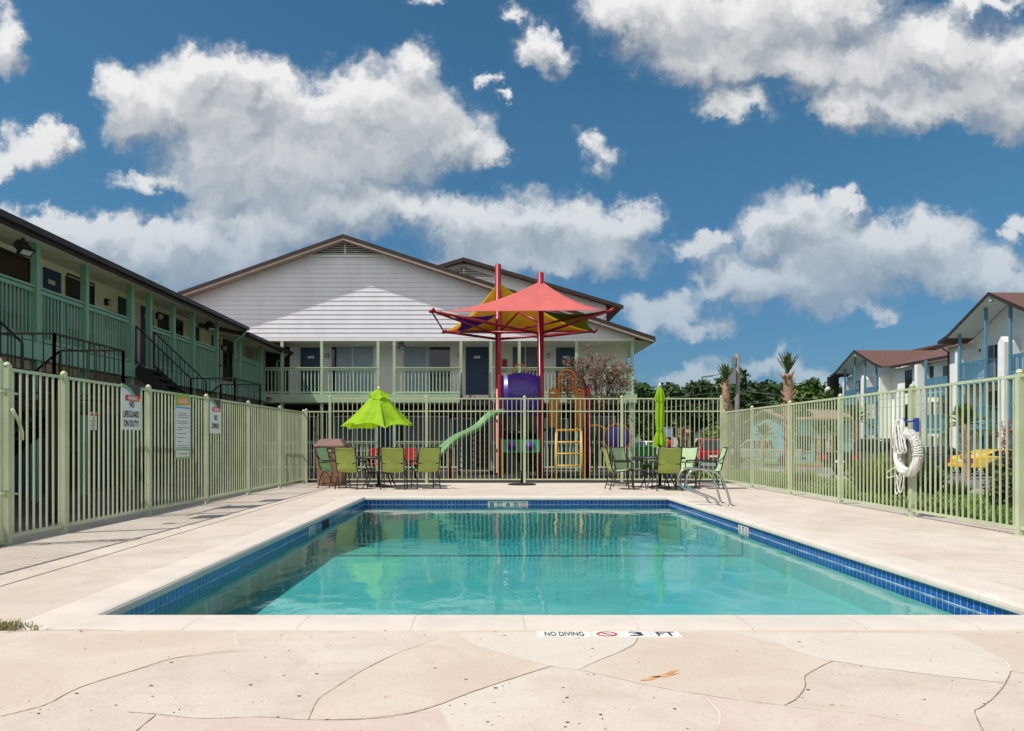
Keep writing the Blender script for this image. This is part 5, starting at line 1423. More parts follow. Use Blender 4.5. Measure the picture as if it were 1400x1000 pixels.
# ------------------------------------------------------------------ apartments across the road
def apartments(name, label, XB, XW, YA, half, zA, zE, y_end_far, y_end_near, zg, levels, gap, blen, XM, zEm, XR_, zR, extra):
    """three storey block: cross gable on posts over stacked balconies, long roof behind; faces -X"""
    r = thing(name, label, 'building', (XW, YA, zg), world=True)
    WB, BP = M['white_board'], M['blue_paint']
    xb = XW+11
    mb = MB(); mb.box(XW,xb,y_end_near,y_end_far,zg-.3,zEm-.15)
    mb.prism([(XW,YA-half,zE-.165),(XW,YA+half,zE-.165),(XW,YA,zA-.165)], (2,0,0)); mb.box(XW+.001,XW+2,YA-half+.02,YA+half-.02,zE-.9,zE-.166); mb.build('wall', WB, r)
    # roof of the gable and of the long body
    mb = MB()
    for s in (-1, 1):
        mb.prism([(XB-.45,YA,zA),(XB-.45,YA+s*half,zE),(XB-.45,YA+s*half,zE-.14),(XB-.45,YA,zA-.14)], (XR_-XB+.3,0,0))
        mb.prism([(XB-.45,YA+s*half,zE),(XB-.45,YA+s*(half+1.0),zE-.28),(XB-.45,YA+s*(half+1.0),zE-.40),(XB-.45,YA+s*half,zE-.14)], (XM-XB+1.2,0,0))
    for ya_, yb_ in ((y_end_near-.4, YA-half-.9), (YA+half+.9, y_end_far+.4)):
        if yb_-ya_ > .3: mb.prism([(XM,ya_,zEm),(XR_,ya_,zR),(XR_,ya_,zR-.16),(XM,ya_,zEm-.16)], (0,yb_-ya_,0))
    mb.prism([(XR_,y_end_near-.4,zR),(2*XR_-XM,y_end_near-.4,zEm),(2*XR_-XM,y_end_near-.4,zEm-.16),(XR_,y_end_near-.4,zR-.16)], (0,y_end_far-y_end_near+.8,0))
    rf = mb.build('roof', M['shingle'], r)
    mb = MB()
    for s in (-1, 1):
        mb.prism([(XB-.49,YA,zA+.03),(XB-.49,YA+s*half,zE+.03),(XB-.49,YA+s*half,zE-.19),(XB-.49,YA,zA-.19)], (.038,0,0))
        mb.prism([(XB-.49,YA+s*half,zE+.03),(XB-.49,YA+s*(half+1.02),zE-.26),(XB-.49,YA+s*(half+1.02),zE-.44),(XB-.49,YA+s*half,zE-.19)], (.038,0,0))
    for ya_, yb_ in ((y_end_near-.42, YA-half-.9), (YA+half+.9, y_end_far+.42)):
        if yb_-ya_ > .3: mb.box(XM-.05,XM-.003,ya_,yb_,zEm-.2,zEm+.01)
    mb.build('fascia', M['brown_trim'], rf)
    mb = MB()
    for s in (-1, 1): mb.prism([(XB-.44,YA,zA-.15),(XB-.44,YA+s*half,zE-.15),(XB-.44,YA+s*half,zE-.17),(XB-.44,YA,zA-.17)], (XW-XB+.4,0,0))
    mb.build('soffit', WB, rf)
    mb = MB(); mb.bar((XB-.3,YA,zA-.22),(XB-.3,YA,zA-.40),.10,.10); mb.lathe([(.05,zA-.38),(.10,zA-.42),(.14,zA-.52)], (XB-.3,YA,0), 10); mb.build('gable_lamp', M['lamp_glass'], r)
    for s in (-1, 1):
        ya, yb = YA+s*gap/2, YA+s*(gap/2+blen); y0, y1 = min(ya,yb), max(ya,yb)
        for yy in (y0+.06, y1-.06):
            mb = MB(); zt = zA-.2-(abs(yy-YA))*(zA-zE)/half; mb.box(XB,XB+.14,yy-.07,yy+.07,zg-.1,zt); mb.build('post', BP, r)
        for z in levels:
            mb = MB(); mb.box(XB-.04,XW-.003,y0-.05,y1+.05,z-.32,z); mb.build('balcony_floor', BP, r)
            railing(r, (XB+.02,y0,0),(XB+.02,y1,0), z, z+1.08, BP, .13, .045)
            railing(r, (XB+.06,y0+.01,0),(XW-.02,y0+.01,0), z, z+1.08, BP, .13, .045); railing(r, (XB+.06,y1-.01,0),(XW-.02,y1-.01,0), z, z+1.08, BP, .13, .045)
            w1 = min(1.6, blen*.6); yo = y0+.2 if s < 0 else y1-.2-w1
            opening(r, (XW,y0+.25+w1,z+.02), (0,-1,0), (-1,0,0), w1, 2.0, 'window', 'white_board', 'glass', ('dark_blinds',0,.5), 1)
            globe_lamp(r, (XW,y1-.25,z+1.85), (-1,0,0))
        for z in [zg]:
            opening(r, (XW,y1-.4,z+.1), (0,-1,0), (-1,0,0), 1.3, 2.0, 'window', 'white_board', 'glass', None, 1)
        mb = MB(); yc = YA+s*(gap/2+blen+.28); mb.box(XB+.1,XW+.01,min(yc,yc+s*.22),max(yc,yc+s*.22),zg-.1,zE-.9); mb.build('fin_wall', WB, r)
    if gap > 1.0:
        mb = MB(); mb.box(XB+.25,XW+.01,YA-.28,YA+.28,zg-.1,levels[-1]+1.9); mb.prism([(XB+.25,YA-.28,levels[-1]+1.9),(XB+.25,YA+.28,levels[-1]+1.9),(XB+.25,YA,levels[-1]+2.25)],(XW-XB-.24,0,0)); mb.build('chimney_breast', WB, r)
    for kind, y, w_, dz, h in extra:
        for z in list(levels)+[zg]:
            if kind == 'win': opening(r, (XW,y+w_,z+dz), (0,-1,0), (-1,0,0), w_, h, 'window', 'brown_trim', 'glass', None, 1)
            elif kind == 'bal' and z != zg:
                mb = MB(); mb.box(XW-1.1,XW-.003,y,y+w_,z-.3,z); mb.build('balcony_floor', BP, r)
                railing(r, (XW-1.08,y,0),(XW-1.08,y+w_,0), z, z+1.1, BP, .12, .05); railing(r, (XW-1.05,y+.02,0),(XW-.02,y+.02,0), z, z+1.1, BP, .12, .05)
                opening(r, (XW,y+w_-.5,z+.02), (0,-1,0), (-1,0,0), 1.3, 2.0, 'window', 'white_board', 'glass', ('dark_blinds',0,.5), 1)
        if kind == 'bal':
            for yy in (y+.06, y+w_-.06):
                mb = MB(); mb.box(XW-1.12,XW-.98,yy-.07,yy+.07,zg-.1,zEm-.1); mb.build('post', BP, r)
        if kind == 'pipe':
            mb = MB(); mb.tube([(XM+.0,y,zEm-.12),(XW-.08,y,zEm-.5),(XW-.08,y,zg)], .05, 7); mb.build('downspout', M['brown_trim'], r)
        if kind == 'pier':
            mb = MB(); mb.box(XW-1.0,XW+.01,y,y+w_,zg-.1,zEm-.3); mb.build('fin_wall', WB, r)
    return r
apartments('apartment_block', 'nearer white three storey apartment block with blue balconies', 29.0, 30.2, 43.9, 3.95, 9.62, 7.72, 50.6, 20, -.62, (2.12,4.86), 2.0, 2.6,
           29.6, 7.45, 35.5, 9.6, [('win',48.9,.7,.5,1.6),('pipe',50.4,0,0,0),('bal',31.5,3.6,0,0),('win',37.4,.8,.5,1.6),('pier',36,.5,0,0),('bal',23,3.6,0,0)])
apartments('apartment_block', 'farther white apartment block with a long brown shingle roof', 33.0, 34.1, 68.5, 3.75, 9.25, 7.65, 73.2, 51.5, -.62, (2.0,4.75), 1.7, 2.1,
           33.4, 7.38, 40.3, 9.85, [('win',62.0,.9,.4,1.7),('pipe',60.6,0,0,0),('pier',59.4,.4,0,0),('bal',54.6,3.6,0,0),('win',59.0,.8,.6,1.5),('pier',52.6,.4,0,0)])
fl_ = thing('flood_lights', 'pair of white globe floodlights on the dark corner post of the farther apartments', 'light', (32.6,73.4,4.5), world=True)
mb = MB(); mb.box(32.5,33.4,73.35,73.9,-.6,7.3); mb.build('pole', M['black_metal'], fl_)
for x, z in ((32.3,6.1),(31.9,5.8)):
    mb = MB(); mb.lathe([(0,z-.3),(.22,z-.2),(.3,z),(.2,z+.2),(0,z+.25)], (x,73.3,0), 12); mb.build('lamp_globe', M['lamp_glass'], fl_)

# ------------------------------------------------------------------ cars
def car(name, label, kind, colour, loc, rot, cat='car'):
    r = thing(name, label, cat, (*loc, terrain(*loc)+.03), rot)
    K = {'suv':   (4.7,1.88, [(-2.35,.45),(-2.35,1.02),(-2.28,1.08),(.95,1.08),(1.15,1.05),(2.15,.95),(2.33,.80),(2.35,.42)], [(-2.25,1.07),(-2.05,1.74),(-1.7,1.80),(.15,1.80),(.40,1.74),(1.10,1.07)], .37),
         'sedan': (4.6,1.80, [(-2.3,.40),(-2.3,.85),(-2.15,.97),(-1.3,1.0),(1.0,.95),(2.0,.82),(2.25,.68),(2.3,.40)], [(-1.75,.97),(-1.0,1.40),(-.6,1.45),(.1,1.45),(.35,1.40),(1.15,.94)], .33),
         'sport': (4.5,1.86, [(-2.25,.38),(-2.25,.80),(-2.1,.98),(-1.4,1.0),(.7,.88),(1.8,.74),(2.15,.58),(2.25,.34)], [(-1.9,.97),(-.9,1.28),(-.4,1.32),(.0,1.30),(.9,.87)], .35),
         'truck': (5.6,1.95, [(-2.8,.55),(-2.8,1.12),(-2.75,1.16),(1.35,1.16),(2.55,1.08),(2.76,.95),(2.8,.50)], [(-.75,1.15),(-.60,1.78),(-.4,1.84),(.75,1.84),(.95,1.78),(1.55,1.15)], .40)}[kind]
    L, W_, low, gh, wr = K; hw = W_/2; pm = M[colour]
    def loft(poly, half, taper, zlo, zhi):
        vs = []; n = len(poly)
        for s in (-1, 1):
            for y, z in poly:
                t = (z-zlo)/(zhi-zlo); vs.append((s*(half-taper*t), y, z))
        return vs, [tuple(range(n-1,-1,-1)), tuple(range(n,2*n))] + [(i,(i+1)%n,n+(i+1)%n,n+i) for i in range(n)]
    zs = [z for _, z in low]
    mb = MB(); v, f = loft(low, hw, .07, min(zs), max(zs)); mb.add(v, f)
    body = mb.build('body', pm, r, bevel=.07, clean=True)
    zs = [z for _, z in gh]
    mb = MB(); v, f = loft(gh, hw-.09, .20, min(zs), max(zs)); mb.add(v, f); mb.build('cabin', pm, r, bevel=.05, clean=True)
    # glazing a few millimetres proud of the cabin
    z0, z1 = min(zs), max(zs); g = MB(); yb0, yb1 = gh[0][0], gh[-1][0]; yt0, yt1 = gh[1][0], gh[-2][0]
    side = lambda z: hw-.09-.20*(z-z0)/(z1-z0)+.006
    za, zb = z0+.07, gh[1][1]-.03
    ymid = (yt0+yt1)/2
    fr_ = lambda t: lerp(yb0, yt0, t)
    fr2 = lambda t: lerp(yb1, yt1, t)
    ta, tb = (za-z0)/(gh[1][1]-z0), (zb-z0)/(gh[1][1]-z0)
    for s in (-1, 1):
        for y_lo0, y_lo1, y_hi0, y_hi1 in ((fr_(ta)+.12,ymid-.05,fr_(tb)+.10,ymid-.05),(ymid+.05,fr2(ta)-.16,ymid+.05,fr2(tb)-.10)):
            q = [(s*side(za),y_lo0,za),(s*side(za),y_lo1,za),(s*side(zb),y_hi1,zb),(s*side(zb),y_hi0,zb)]
            g.quad(*(q if s > 0 else q[::-1]))
    for (yb_, yt_, sg) in ((yb0,yt0,-1),(yb1,yt1,1)):
        a, b = lerp(yb_,yt_,ta)+sg*.022, lerp(yb_,yt_,tb)+sg*.022
        q = [(-side(za)+.10,a,za),(side(za)-.10,a,za),(side(zb)-.10,b,zb),(-side(zb)+.10,b,zb)]
        g.quad(*(q if sg < 0 else q[::-1]))
    g.build('windows', M['car_glass'], r)
    if kind == 'truck':
        mb = MB(); mb.box(-hw+.16,hw-.16,-2.68,-.86,1.10,1.166); mb.build('load_bed', M['play_dark'], r)
    for y in (L*.30, -L*.29):
        for s in (-1, 1):
            wz = wr
            mb = MB(); mb.lathe([(wr*.62,-.11),(wr*.95,-.11),(wr,-.08),(wr,.08),(wr*.95,.11),(wr*.62,.11)], (s*(hw-.10),y,wz), 22, axis='X'); wv = mb.build('wheel', M['tyre'], r)
            mb = MB(); mb.lathe([(0,s*.06),(wr*.2,s*.075),(wr*.5,s*.055),(wr*.63,s*.09)] if s > 0 else [(wr*.63,-.09),(wr*.5,-.055),(wr*.2,-.075),(0,-.06)], (s*(hw-.10),y,wz), 18, axis='X'); mb.build('rim', M['rim'], wv)
    zl = max(z for _, z in low)
    for s in (-1, 1):
        mb = MB(); mb.box(s*(hw-.20)-.12,s*(hw-.20)+.12,-L/2-.012,-L/2+.06,zl-.36,zl-.14); mb.build('tail_light', M['tail_red'], r)
        mb = MB(); mb.box(s*(hw-.28)-.16,s*(hw-.28)+.16,L/2-.14,L/2+.010,.60,.74); mb.build('headlight', M['head_light'], r)
    mb = MB(); mb.box(-hw+.05,hw-.05,-L/2-.05,-L/2+.1,.42,.58); mb.build('bumper', M['play_dark'] if kind in ('suv','truck') else pm, r, bevel=.02)
    mb = MB(); mb.box(-.26,.26,-L/2-.022,-L/2-.004,.66,.78); mb.build('licence_plate', M['sign_white'], r)
    return r
car('parked_car', 'dark red sport utility car seen from behind past the folded umbrella', 'suv', 'car_red', (14.1,49.5), R(-8))
car('parked_car', 'white car far off on the street left of the folded umbrella', 'sedan', 'car_white', (11.3,57.0), R(80))
car('pickup_truck', 'grey pickup truck beyond the right fence behind the tall palm', 'truck', 'car_grey', (19.3,54.5), R(62), 'truck')
car('parked_car', 'yellow sports car parked before the nearer apartments', 'sport', 'car_yellow', (25.6,38.3), R(-84))
car('parked_car', 'dark navy saloon beside the yellow sports car', 'sedan', 'car_navy', (24.3,41.6), R(-78))
car('pickup_truck', 'black pickup truck behind the fence left of the life ring', 'truck', 'car_black', (19.4,38.6), R(-60), 'truck')
bg_ = thing('wheelie_bin', 'bright green dumpster on the far street in front of the white car', 'bin', (11.0,54.5,terrain(11,54.5)+.02))
mb = MB(); mb.prism([(-.7,-.5,.1),(.7,-.5,.1),(.78,-.55,.95),(-.78,-.55,.95)], (0,1.0,0)); mb.build('body', M['bin_green'], bg_, bevel=.03)
mb = MB(); mb.prism([(-.8,-.58,.955),(.8,-.58,.955),(.8,.5,1.08),(-.8,.5,1.08)], (0,0,.05)); mb.build('lid', M['bin_green'], bg_)

# ------------------------------------------------------------------ far houses and street poles
def house(label, x, y, w, d, h, roof, wall_m, roof_m, front_gable=True):
    r = thing('house', label, 'house', (x,y,-.6))
    mb = MB(); mb.box(-w/2,w/2,0,d,-.2,h)
    if front_gable: mb.prism([(-w/2,0,h),(w/2,0,h),(0,0,h+roof-.1)], (0,d,0))
    mb.build('wall', M[wall_m], r)
    mb = MB()
    if front_gable:
        for s in (-1, 1): mb.prism([(0,-.4,h+roof),(s*(w/2+.5),-.4,h-.12),(s*(w/2+.5),-.4,h-.27),(0,-.4,h+roof-.15)], (0,d+.8,0))
    else:
        mb.prism([(-w/2-.4,-.5,h-.1),(-w/2-.4,d/2,h+roof),(-w/2-.4,d/2,h+roof-.16),(-w/2-.4,-.5,h-.26)], (w+.8,0,0)); mb.prism([(-w/2-.4,d+.5,h-.1),(-w/2-.4,d/2,h+roof),(-w/2-.4,d/2,h+roof-.16),(-w/2-.4,d+.5,h-.26)], (w+.8,0,0))
    mb.build('roof', M[roof_m], r)
    for k in (-.25,.22): opening(r, (w*k-.6,0,.9), (1,0,0), (0,-1,0), 1.2, 1.3, 'window', 'white_paint', 'glass')
    opening(r, (-.45,0,0), (1,0,0), (0,-1,0), .9, 2.0, 'door', 'white_paint', 'dark_door')
    return r
house('small brick coloured house with a white gable behind the folded umbrella', 20.2, 92, 5.0, 8, 2.6, 2.0, 'white_paint', 'roof_tan')
house('wide tan house roof behind the small palm trunk', 24.6, 97, 8, 8, 3.0, 2.0, 'house_tan', 'roof_tan', False)
house('white gabled house with a steep peak between tan and grey roofs', 27.2, 90, 2.6, 8, 3.2, 2.0, 'white_paint', 'roof_grey')
house('long grey roofed house behind the olive bush', 33.5, 98, 12, 8, 3.0, 2.4, 'house_tan', 'roof_grey', False)
house('pale house with a low white gable above the red car', 30.4, 86, 6.5, 8, 2.6, 1.6, 'house_tan', 'white_paint')
house('light blue single storey house beyond the right fence', 27.6, 64, 5.6, 9, 3.7, .9, 'house_blue', 'roof_tan', False)
def pole(label, x, y, h):
    r = thing('utility_pole', label, 'pole', (x,y,terrain(x,y)))
    mb = MB(); mb.lathe([(.19,-.2),(.13,h)], n=10); mb.build('shaft', M['wood_pole'], r)
    mb = MB(); mb.box(-.62,-.18,-.3,.3,h-1.9,h-.9); mb.box(-.35,-.12,-.15,.15,h-.7,h-.2); mb.build('transformer', M['sign_grey'], r)
    mb = MB(); mb.tube([(0,0,h-1.6),(-.9,-.2,h-1.25),(-1.75,-.3,h-1.4)], .04, 6); mb.bar((-1.6,-.3,h-1.4),(-2.3,-.3,h-1.5),.22,.10); mb.build('lamp_arm', M['sign_grey'], r)
    return r
pole('grey utility pole with a transformer and lamp arm between the two tall palms', 15.5, 48.0, 7.2)
mb = MB()
for z, dz in ((4.3,.25),(3.7,.2)):
    mb.tube([(15.5,48,z),(9,47.5,z-.5-dz),(2,47,z-.3)], .012, 4); mb.tube([(15.5,48,z),(23,50,z-.4-dz),(33,52,z+.2)], .012, 4)
tag(mb.build('power_line', M['wood_pole']), 'thin sagging wires strung across the far street from the utility pole', 'wire')
sg = thing('street_sign', 'small round red sign and pale board on the far street left of the umbrella', 'sign', (11.6,50,-.55))
mb = MB(); mb.tube([(0,0,0),(0,0,2.5)], .04, 6); mb.build('post', M['wood_pole'], sg)
mb = MB(); mb.lathe([(0,-.05),(.32,-.05),(.32,-.03),(0,-.03)], (0,0,1.5), 8, axis='Y'); mb.build('round_sign', M['kerb_red'], sg)
mb = MB(); mb.box(-.35,.35,-.06,-.03,1.95,2.6); mb.build('board', M['blinds'], sg)

# ------------------------------------------------------------------ trees and plants
nrng = np.random.default_rng(11)
def leaf_cloud(centres, radii, n, size, rng, droop=0.0, flat=1.0):
    """many small leaf faces spread through clumps; returns a mesh builder"""
    c = np.array(centres); rad = np.array(radii); wts = rad**2; wts = wts/wts.sum()
    idx = rng.choice(len(c), n, p=wts)
    d = rng.normal(size=(n,3)); d /= np.linalg.norm(d, axis=1)[:,None]
    rr = rad[idx]*(rng.random(n)**0.45)*(0.75+.4*rng.random(n))
    p = c[idx] + d*rr[:,None]*np.array([1,1,flat])
    nrm = d*0.6 + rng.normal(size=(n,3))*0.7 + np.array([0,0,.5]); nrm /= np.linalg.norm(nrm, axis=1)[:,None]
    t = np.cross(nrm, rng.normal(size=(n,3))); t /= np.linalg.norm(t, axis=1)[:,None]; b = np.cross(nrm, t)
    s = size*(0.6+.8*rng.random(n))[:,None]
    q = np.stack([p-t*s, p-b*s*.55, p+t*s*1.0, p+b*s*.55], 1)
    q[:,2,2] -= droop*s[:,0]
    me_v = q.reshape(-1,3)
    return me_v
def mesh_from_quads(name, v, m, parent=None, stuff=False):
    n = len(v)//4; me = bpy.data.meshes.new(name)
    me.vertices.add(len(v)); me.vertices.foreach_set('co', np.ascontiguousarray(v, dtype=np.float32).ravel())
    me.loops.add(4*n); me.loops.foreach_set('vertex_index', np.arange(4*n, dtype=np.int32))
    me.polygons.add(n); me.polygons.foreach_set('loop_start', np.arange(0,4*n,4, dtype=np.int32)); me.polygons.foreach_set('loop_total', np.full(n,4,dtype=np.int32))
    me.update(calc_edges=True); me.validate(); me.materials.append(m)
    o = bpy.data.objects.new(name, me); COL.objects.link(o)
    if parent is not None: o.parent = parent
    return o
def tree(label, x, y, h, w, leaf, seed, n=5200, size=.28, group=None, trunk_h=.35):
    rng = np.random.default_rng(seed); rnd = random.Random(seed)
    r = thing('tree', label, 'tree', (x,y,terrain(x,y)), group=group)
    cs, rs = [], []; ends = []
    for k in range(15):
        a = rnd.uniform(0,6.28); q = rnd.random()**.6; zz = h*(trunk_h+.08+ (0.86-trunk_h)*rnd.random())
        prof_ = math.sin(math.pi*min(1,max(.12,(zz/h-trunk_h*.8)/(1.12-trunk_h*.8))))
        rr = w*.5*.72*q*prof_
        cs.append((rr*math.cos(a), rr*math.sin(a), zz)); rs.append(w*rnd.uniform(.13,.23))
    cs.append((0,0,h*.86)); rs.append(w*.17)
    mb = MB(); th = h*(trunk_h+.15); tr = .035*h
    mb.tube([(0,0,-.2),(0.05,0,th*.4),(.1,.05,th),(.08,.02,h*.75)], [tr*1.3,tr,tr*.75,tr*.25], 8)
    for c in cs[:9]: mb.tube([(0.08,.03,th*.75),(c[0]*.45,c[1]*.45,lerp(th*.8,c[2],.6)),c], [tr*.5,tr*.3,tr*.1], 5)
    mb.build('trunk', M['bark'], r)
    mesh_from_quads('crown', leaf_cloud(cs, rs, n, size, rng), M[leaf], r)
G_ = 'trees behind the far street'
far = [(15.6,78,7.0,6.0,'leaf_dark','dark round tree just right of the balcony block'),(18.6,80,7.9,6.4,'leaf_dark','dark tree behind the folded umbrella'),
       (22.2,84,8.2,7.0,'leaf_dark','broad dark tree between umbrella and first palm'),(24.0,76,7.0,5.5,'leaf_dark','lower dark tree above the long grey roof'),
       (26.2,82,9.0,6.5,'leaf_dark','taller dark tree just behind the first palm'),(29.0,86,8.0,6.5,'leaf_dark','dark tree left of the utility pole'),
       (28.8,70,7.0,6.4,'leaf_mid','bright green tree right of the utility pole'),(26.3,66,5.2,4.2,'leaf_mid','low bright green tree at the foot of the utility pole'),
       (34.6,74,6.6,6.2,'leaf_mid','green tree behind the tall palm'),(39.5,86,7.6,7.5,'leaf_dark','dark tree right of the tall palm'),
       (44.0,92,8.0,8.0,'leaf_dark','dark tree left of the white floodlights'),(34.0,90,8.0,7.5,'leaf_dark','dark tree deep behind the bright green one'),
       (19.0,100,8.2,9.0,'leaf_dark','hazy dark tree far behind the white car')]
for i, (x, y, h, w_, lf, lab) in enumerate(far): tree(lab, x, y, h, w_, lf, 40+i, group=G_, n=5600, size=.30)
tree('olive green bush in front of the grey roofed house', 18.3, 62, 2.9, 3.2, 'leaf_olive', 71, n=1700, size=.16, trunk_h=.08)

# crape myrtle with rusty seed heads by the balcony
r = thing('myrtle_tree', 'bare branched tree with rusty brown seed heads in front of the balcony rail', 'tree', (3.92,28.55,-.05))
rnd = random.Random(21); rng = np.random.default_rng(21)
mb = MB(); tips = []; limbs = []
for k, (dx, dy, z) in enumerate(((-1.0,.1,2.9),(-.45,-.3,3.5),(.05,.3,3.9),(.55,-.2,3.5),(1.0,.15,3.0),(.2,-.5,3.0),(-.3,.5,3.2))):
    c = Vector((dx,dy,z)); st = Vector((.06*math.cos(k*1.9),.06*math.sin(k*1.9),-.1))
    md_ = Vector((dx*.30+.08,dy*.3,z*.52)); mb.tube(catmull([st, md_*.5+Vector((0,0,.1)), md_, c],4), [.045-.0027*q for q in range(13)], 6, caps=False); limbs.append((md_, c))
for k in range(120):
    while True:
        q = Vector((rnd.uniform(-1,1),rnd.uniform(-1,1),rnd.uniform(-1,1)))
        if .25 < q.length < 1: break
    p = Vector((q.x*1.6-.05, q.y*1.25, 3.42+q.z*1.22)); m0, c0 = min(limbs, key=lambda l: (l[1]-p).length)
    s0 = m0.lerp(c0, rnd.uniform(.45,1)); mid = s0.lerp(p,.5)+Vector((rnd.gauss(0,.08),rnd.gauss(0,.08),rnd.gauss(.06,.06)))
    mb.tube([s0, mid, p], [.014,.009,.004], 4, caps=False); tips.append(p)
    for _ in range(2):
        p2 = p.lerp(mid, rnd.uniform(.2,.6)) ; p3 = p2 + Vector((rnd.gauss(0,.18),rnd.gauss(0,.18),rnd.gauss(.08,.12))); mb.tube([p2,p3],[.006,.003],3,caps=False); tips.append(p3)
mb.build('trunk', M['twig'], r)
tp = np.array([tuple(t) for t in tips])
v = leaf_cloud(tp.tolist(), [.15]*len(tp), 6200, .038, rng, droop=.3)
mesh_from_quads('crown', v, M['leaf_rust'], r)

# palms
def palm(label, x, y, h, tr, fr_len, seed, nf=22, group='palms along the far lawn', ragged=True, upright=.5, tuft=False):
    rnd = random.Random(seed); rng = np.random.default_rng(seed)
    r = thing('palm_tree', label, 'palm', (x,y,terrain(x,y)), group=group)
    mb = MB(); n = 14; pts = []; rr = []
    for k in range(n+1):
        t = k/n; pts.append((.08*math.sin(2.2*t+seed),.05*math.sin(3*t+seed),-.15+(h+.1)*t)); rr.append(tr*(1.12-.12*t)*(1+.10*rnd.uniform(-1,1)))
    mb.tube(pts, rr, 11); mb.build('trunk', M['palm_trunk'], r)
    mb = MB()                                            # old leaf bases: chips set round the upper trunk
    for k in range(int(60*h/4)):
        z = h*rnd.uniform(.25,1.0); a = rnd.uniform(0,6.28); o = Vector((math.cos(a),math.sin(a),0)); sdir = Vector((-o.y,o.x,0)); f = z/h
        p = o*(tr*.95)+Vector((.08*math.sin(2.2*f+seed),.05*math.sin(3*f+seed),z)); L = tr*rnd.uniform(.5,1.0); wd = tr*rnd.uniform(.22,.4)
        tip = p+o*L*.65+Vector((0,0,L*1.05)); mb.prism([p-sdir*wd-o*.03,p+sdir*wd-o*.03,tip+sdir*wd*.6,tip-sdir*wd*.6], o*.035)
    mb.build('leaf_bases', M['palm_boot'], r)
    qs = []
    for k in range(nf):
        a = k*2.399+rnd.uniform(-.2,.2); el = lerp(1.45, -.15, (k/nf)**1.15)*(1 if not ragged else .95) ; el = min(1.5, el*upright*2) if not tuft else lerp(1.57, 1.02, (k/nf)**1.5)
        d = Vector((math.cos(a)*math.cos(el),math.sin(a)*math.cos(el),math.sin(el))); L = fr_len*rnd.uniform(.8,1.1)
        base = Vector((pts[-1][0],pts[-1][1],h-.05)); sd = Vector((-math.sin(a),math.cos(a),0)); spine = []
        for s in range(9):
            t = s/8; spine.append(base+d*L*t+Vector((0,0,-(.20 if tuft else .42)*L*t*t*(1-.4*math.sin(el)))))
        for s in range(1,9):
            c0 = spine[s]; tang = (spine[s]-spine[s-1]).normalized(); up = sd.cross(tang)
            for sgn in (-1,1):
                for kk in range(3):
                    ll = fr_len*(.20 if tuft else .34)*math.sin(math.pi*min(.97,(s+.3*kk)/9.3))*rnd.uniform(.7,1.1); dirv = (sd*sgn*(.4 if tuft else .75)+tang*(1.0 if tuft else .75)-Vector((0,0,.25))+up*rnd.uniform(-.1,.2)).normalized()
                    b0 = c0-(spine[s]-spine[s-1])*(.33*kk); wv = tang*.022*fr_len
                    qs += [b0-wv, b0+wv, b0+dirv*ll*.6+wv*.8, b0+dirv*ll+Vector((0,0,-.1*ll))]
        for s in range(8):
            wv = sd*.012; qs += [spine[s]-wv,spine[s]+wv,spine[s+1]+wv*.6,spine[s+1]-wv*.6]
    mesh_from_quads('crown', np.array([tuple(q) for q in qs]), M['leaf_palm'], r)
palm('palm with a slim upright crown beside the utility pole', 12.6, 41, 4.75, .19, 1.1, 1, 20, tuft=True)
palm('tallest shaggy palm with a tufted crown rising above the right fence', 13.65, 35, 4.75, .21, 1.05, 2, 24, tuft=True)
palm('thin palm trunk behind the folded umbrella', 11.4, 45.5, 2.3, .16, .9, 3, 12, upright=.6)
palm('young palm behind the grey pickup', 18.4, 51.5, 2.2, .15, 1.0, 4, 12, upright=.6)
palm('young palm left of the pair before the blue house', 22.6, 52.6, 2.3, .14, 1.1, 5, 12, upright=.6)
palm('young palm right of the pair before the blue house', 24.0, 54.0, 2.4, .14, 1.1, 6, 12, upright=.6)
palm('palm with a spotted trunk before the farther apartments', 21.2, 44.5, 3.0, .18, 1.2, 7, 14, upright=.6)
palm('palm in front of the nearer apartment balconies', 21.2, 34.2, 2.55, .17, 1.15, 8, 16, upright=.6)

# strappy plants and shrub inside the right fence
def strappy(label, x, y, h, n, seed, m='leaf_shrub', spread=.5, flowers=False):
    rnd = random.Random(seed); r = thing('strappy_plant', label, 'plant', (x,y,terrain(x,y)), group='plants along the outside of the right fence'); qs = []
    for _ in range(n):
        a = rnd.uniform(0,6.28); L = h*rnd.uniform(.7,1.25); o = Vector((math.cos(a),math.sin(a),0)); p = o*rnd.uniform(0,.22)*spread*2; sp = rnd.random()**.8*spread*1.8
        pts = [p+o*L*sp*t*.8+Vector((0,0,L*(t-.42*sp*t*t))) for t in (0,.35,.7,1)]
        sd = Vector((-o.y,o.x,0)).lerp(Vector((rnd.gauss(0,1),rnd.gauss(0,1),0)), .4).normalized()
        for s in range(3):
            w0, w1 = (.020,.022,.017,.003)[s], (.020,.022,.017,.003)[s+1]; qs += [pts[s]-sd*w0,pts[s]+sd*w0,pts[s+1]+sd*w1,pts[s+1]-sd*w1]
    mesh_from_quads('leaves', np.array([tuple(q) for q in qs]), M[m], r)
    return r
strappy('yellow green strappy clump left of the life ring', 8.2, 16.4, .85, 320, 1, 'leaf_olive', .45)
strappy('large grey green strappy clump right of the life ring', 10.35, 18.4, .85, 560, 2, 'leaf_shrub', .5)
strappy('second grey green clump behind the first, before the dark saloon', 9.15, 17.0, .7, 320, 3, 'leaf_shrub', .45)
strappy('low dark clump beneath the yellow car', 11.9, 17.8, .30, 260, 4, 'leaf_shrub', .6)
strappy('small olive clump alone on the lawn farther along the right fence', 8.8, 21.5, .45, 220, 6, 'leaf_olive', .5)
strappy('low grey green clump on the lawn near the edge of the road', 13.6, 22.5, .5, 260, 7, 'leaf_shrub', .7)
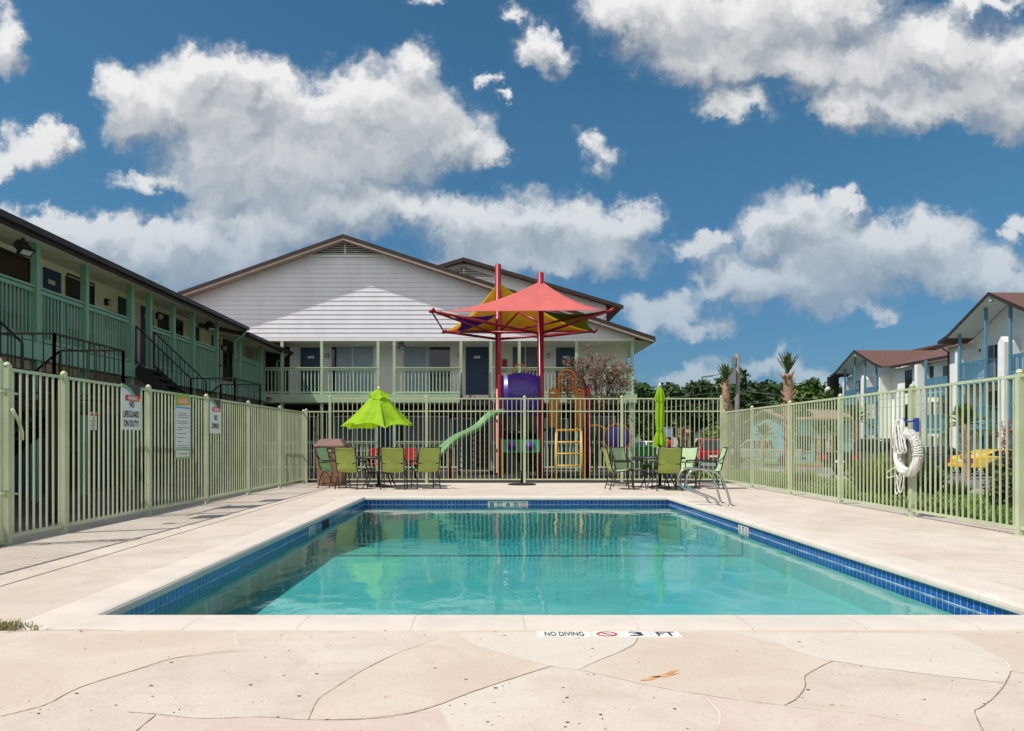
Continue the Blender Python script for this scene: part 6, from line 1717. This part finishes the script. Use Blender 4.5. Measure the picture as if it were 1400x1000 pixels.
r = thing('flowering_shrub', 'dark bushy shrub with pink flower stems at the right edge', 'shrub', (9.75,14.0,terrain(9.75,14)), group='plants along the outside of the right fence')
rng = np.random.default_rng(5); cs = [(-.3,0,.45),(.2,.2,.55),(.5,-.1,.5),(-.1,.3,.8),(.3,0,.9),(.7,.2,.8),(.0,-.2,.35),(.8,-.2,.4),(-.3,.1,.2)]
mesh_from_quads('leaves', leaf_cloud(cs, [.36,.38,.34,.3,.3,.3,.3,.3,.28], 5200, .045, rng), M['leaf_shrub'], r)
mb = MB(); fp = []; rnd = random.Random(4)
for k in range(16):
    x0, y0 = rnd.uniform(-.4,.7), rnd.uniform(-.3,.4); tx, ty, tz = x0+rnd.uniform(-.25,.15), y0+rnd.uniform(-.2,.2), rnd.uniform(1.2,1.75)
    mb.tube([(x0,y0,.5),((x0+tx)/2+.03,(y0+ty)/2,(tz+.5)/2+.1),(tx,ty,tz)], .006, 4); fp += [(tx,ty,tz-.02),(tx+.03,ty,tz-.14),(tx-.03,ty+.02,tz-.25)]
mb.build('stems', M['twig'], r); mesh_from_quads('blossoms', leaf_cloud(fp, [.08]*len(fp), 750, .022, rng), M['flower_pink'], r)
# grass outside the right fence
n = 60000; rng = np.random.default_rng(8)
gxs = 6.95 + (rng.random(n)**1.5)*6.0; gys = 8.2 + rng.random(n)**1.25*26
tz = np.array([terrain(a, 0) for a in gxs])
a = rng.random(n)*6.283; h = .05+.10*rng.random(n)*(1+.5*np.sin(gxs*3.1)*np.sin(gys*2.3)); l = h*(.2+.7*rng.random(n))
keep = (np.sin(gxs*5+gys*.7)+np.sin(gys*3.3-gxs*2.1)+rng.normal(size=n)*.9 > -1.1)
p = np.stack([gxs,gys,tz],1); o = np.stack([np.cos(a),np.sin(a),np.zeros(n)],1); sd = np.stack([-np.sin(a),np.cos(a),np.zeros(n)],1)
ww = (.006+.006*rng.random(n)+gys*.0002)[:,None]; up = np.array([0,0,1.0])
q = np.stack([p-sd*ww, p+sd*ww, p+o*(l*.45)[:,None]+up*(h*.7)[:,None]+sd*ww*.7, p+o*l[:,None]+up*h[:,None]], 1)[keep]
g_ = mesh_from_quads('grass', q.reshape(-1,3), M['grass_blade']); tag(g_, kind='stuff')

for o in _world_roots:
    if 'world_space' in o: del o['world_space']
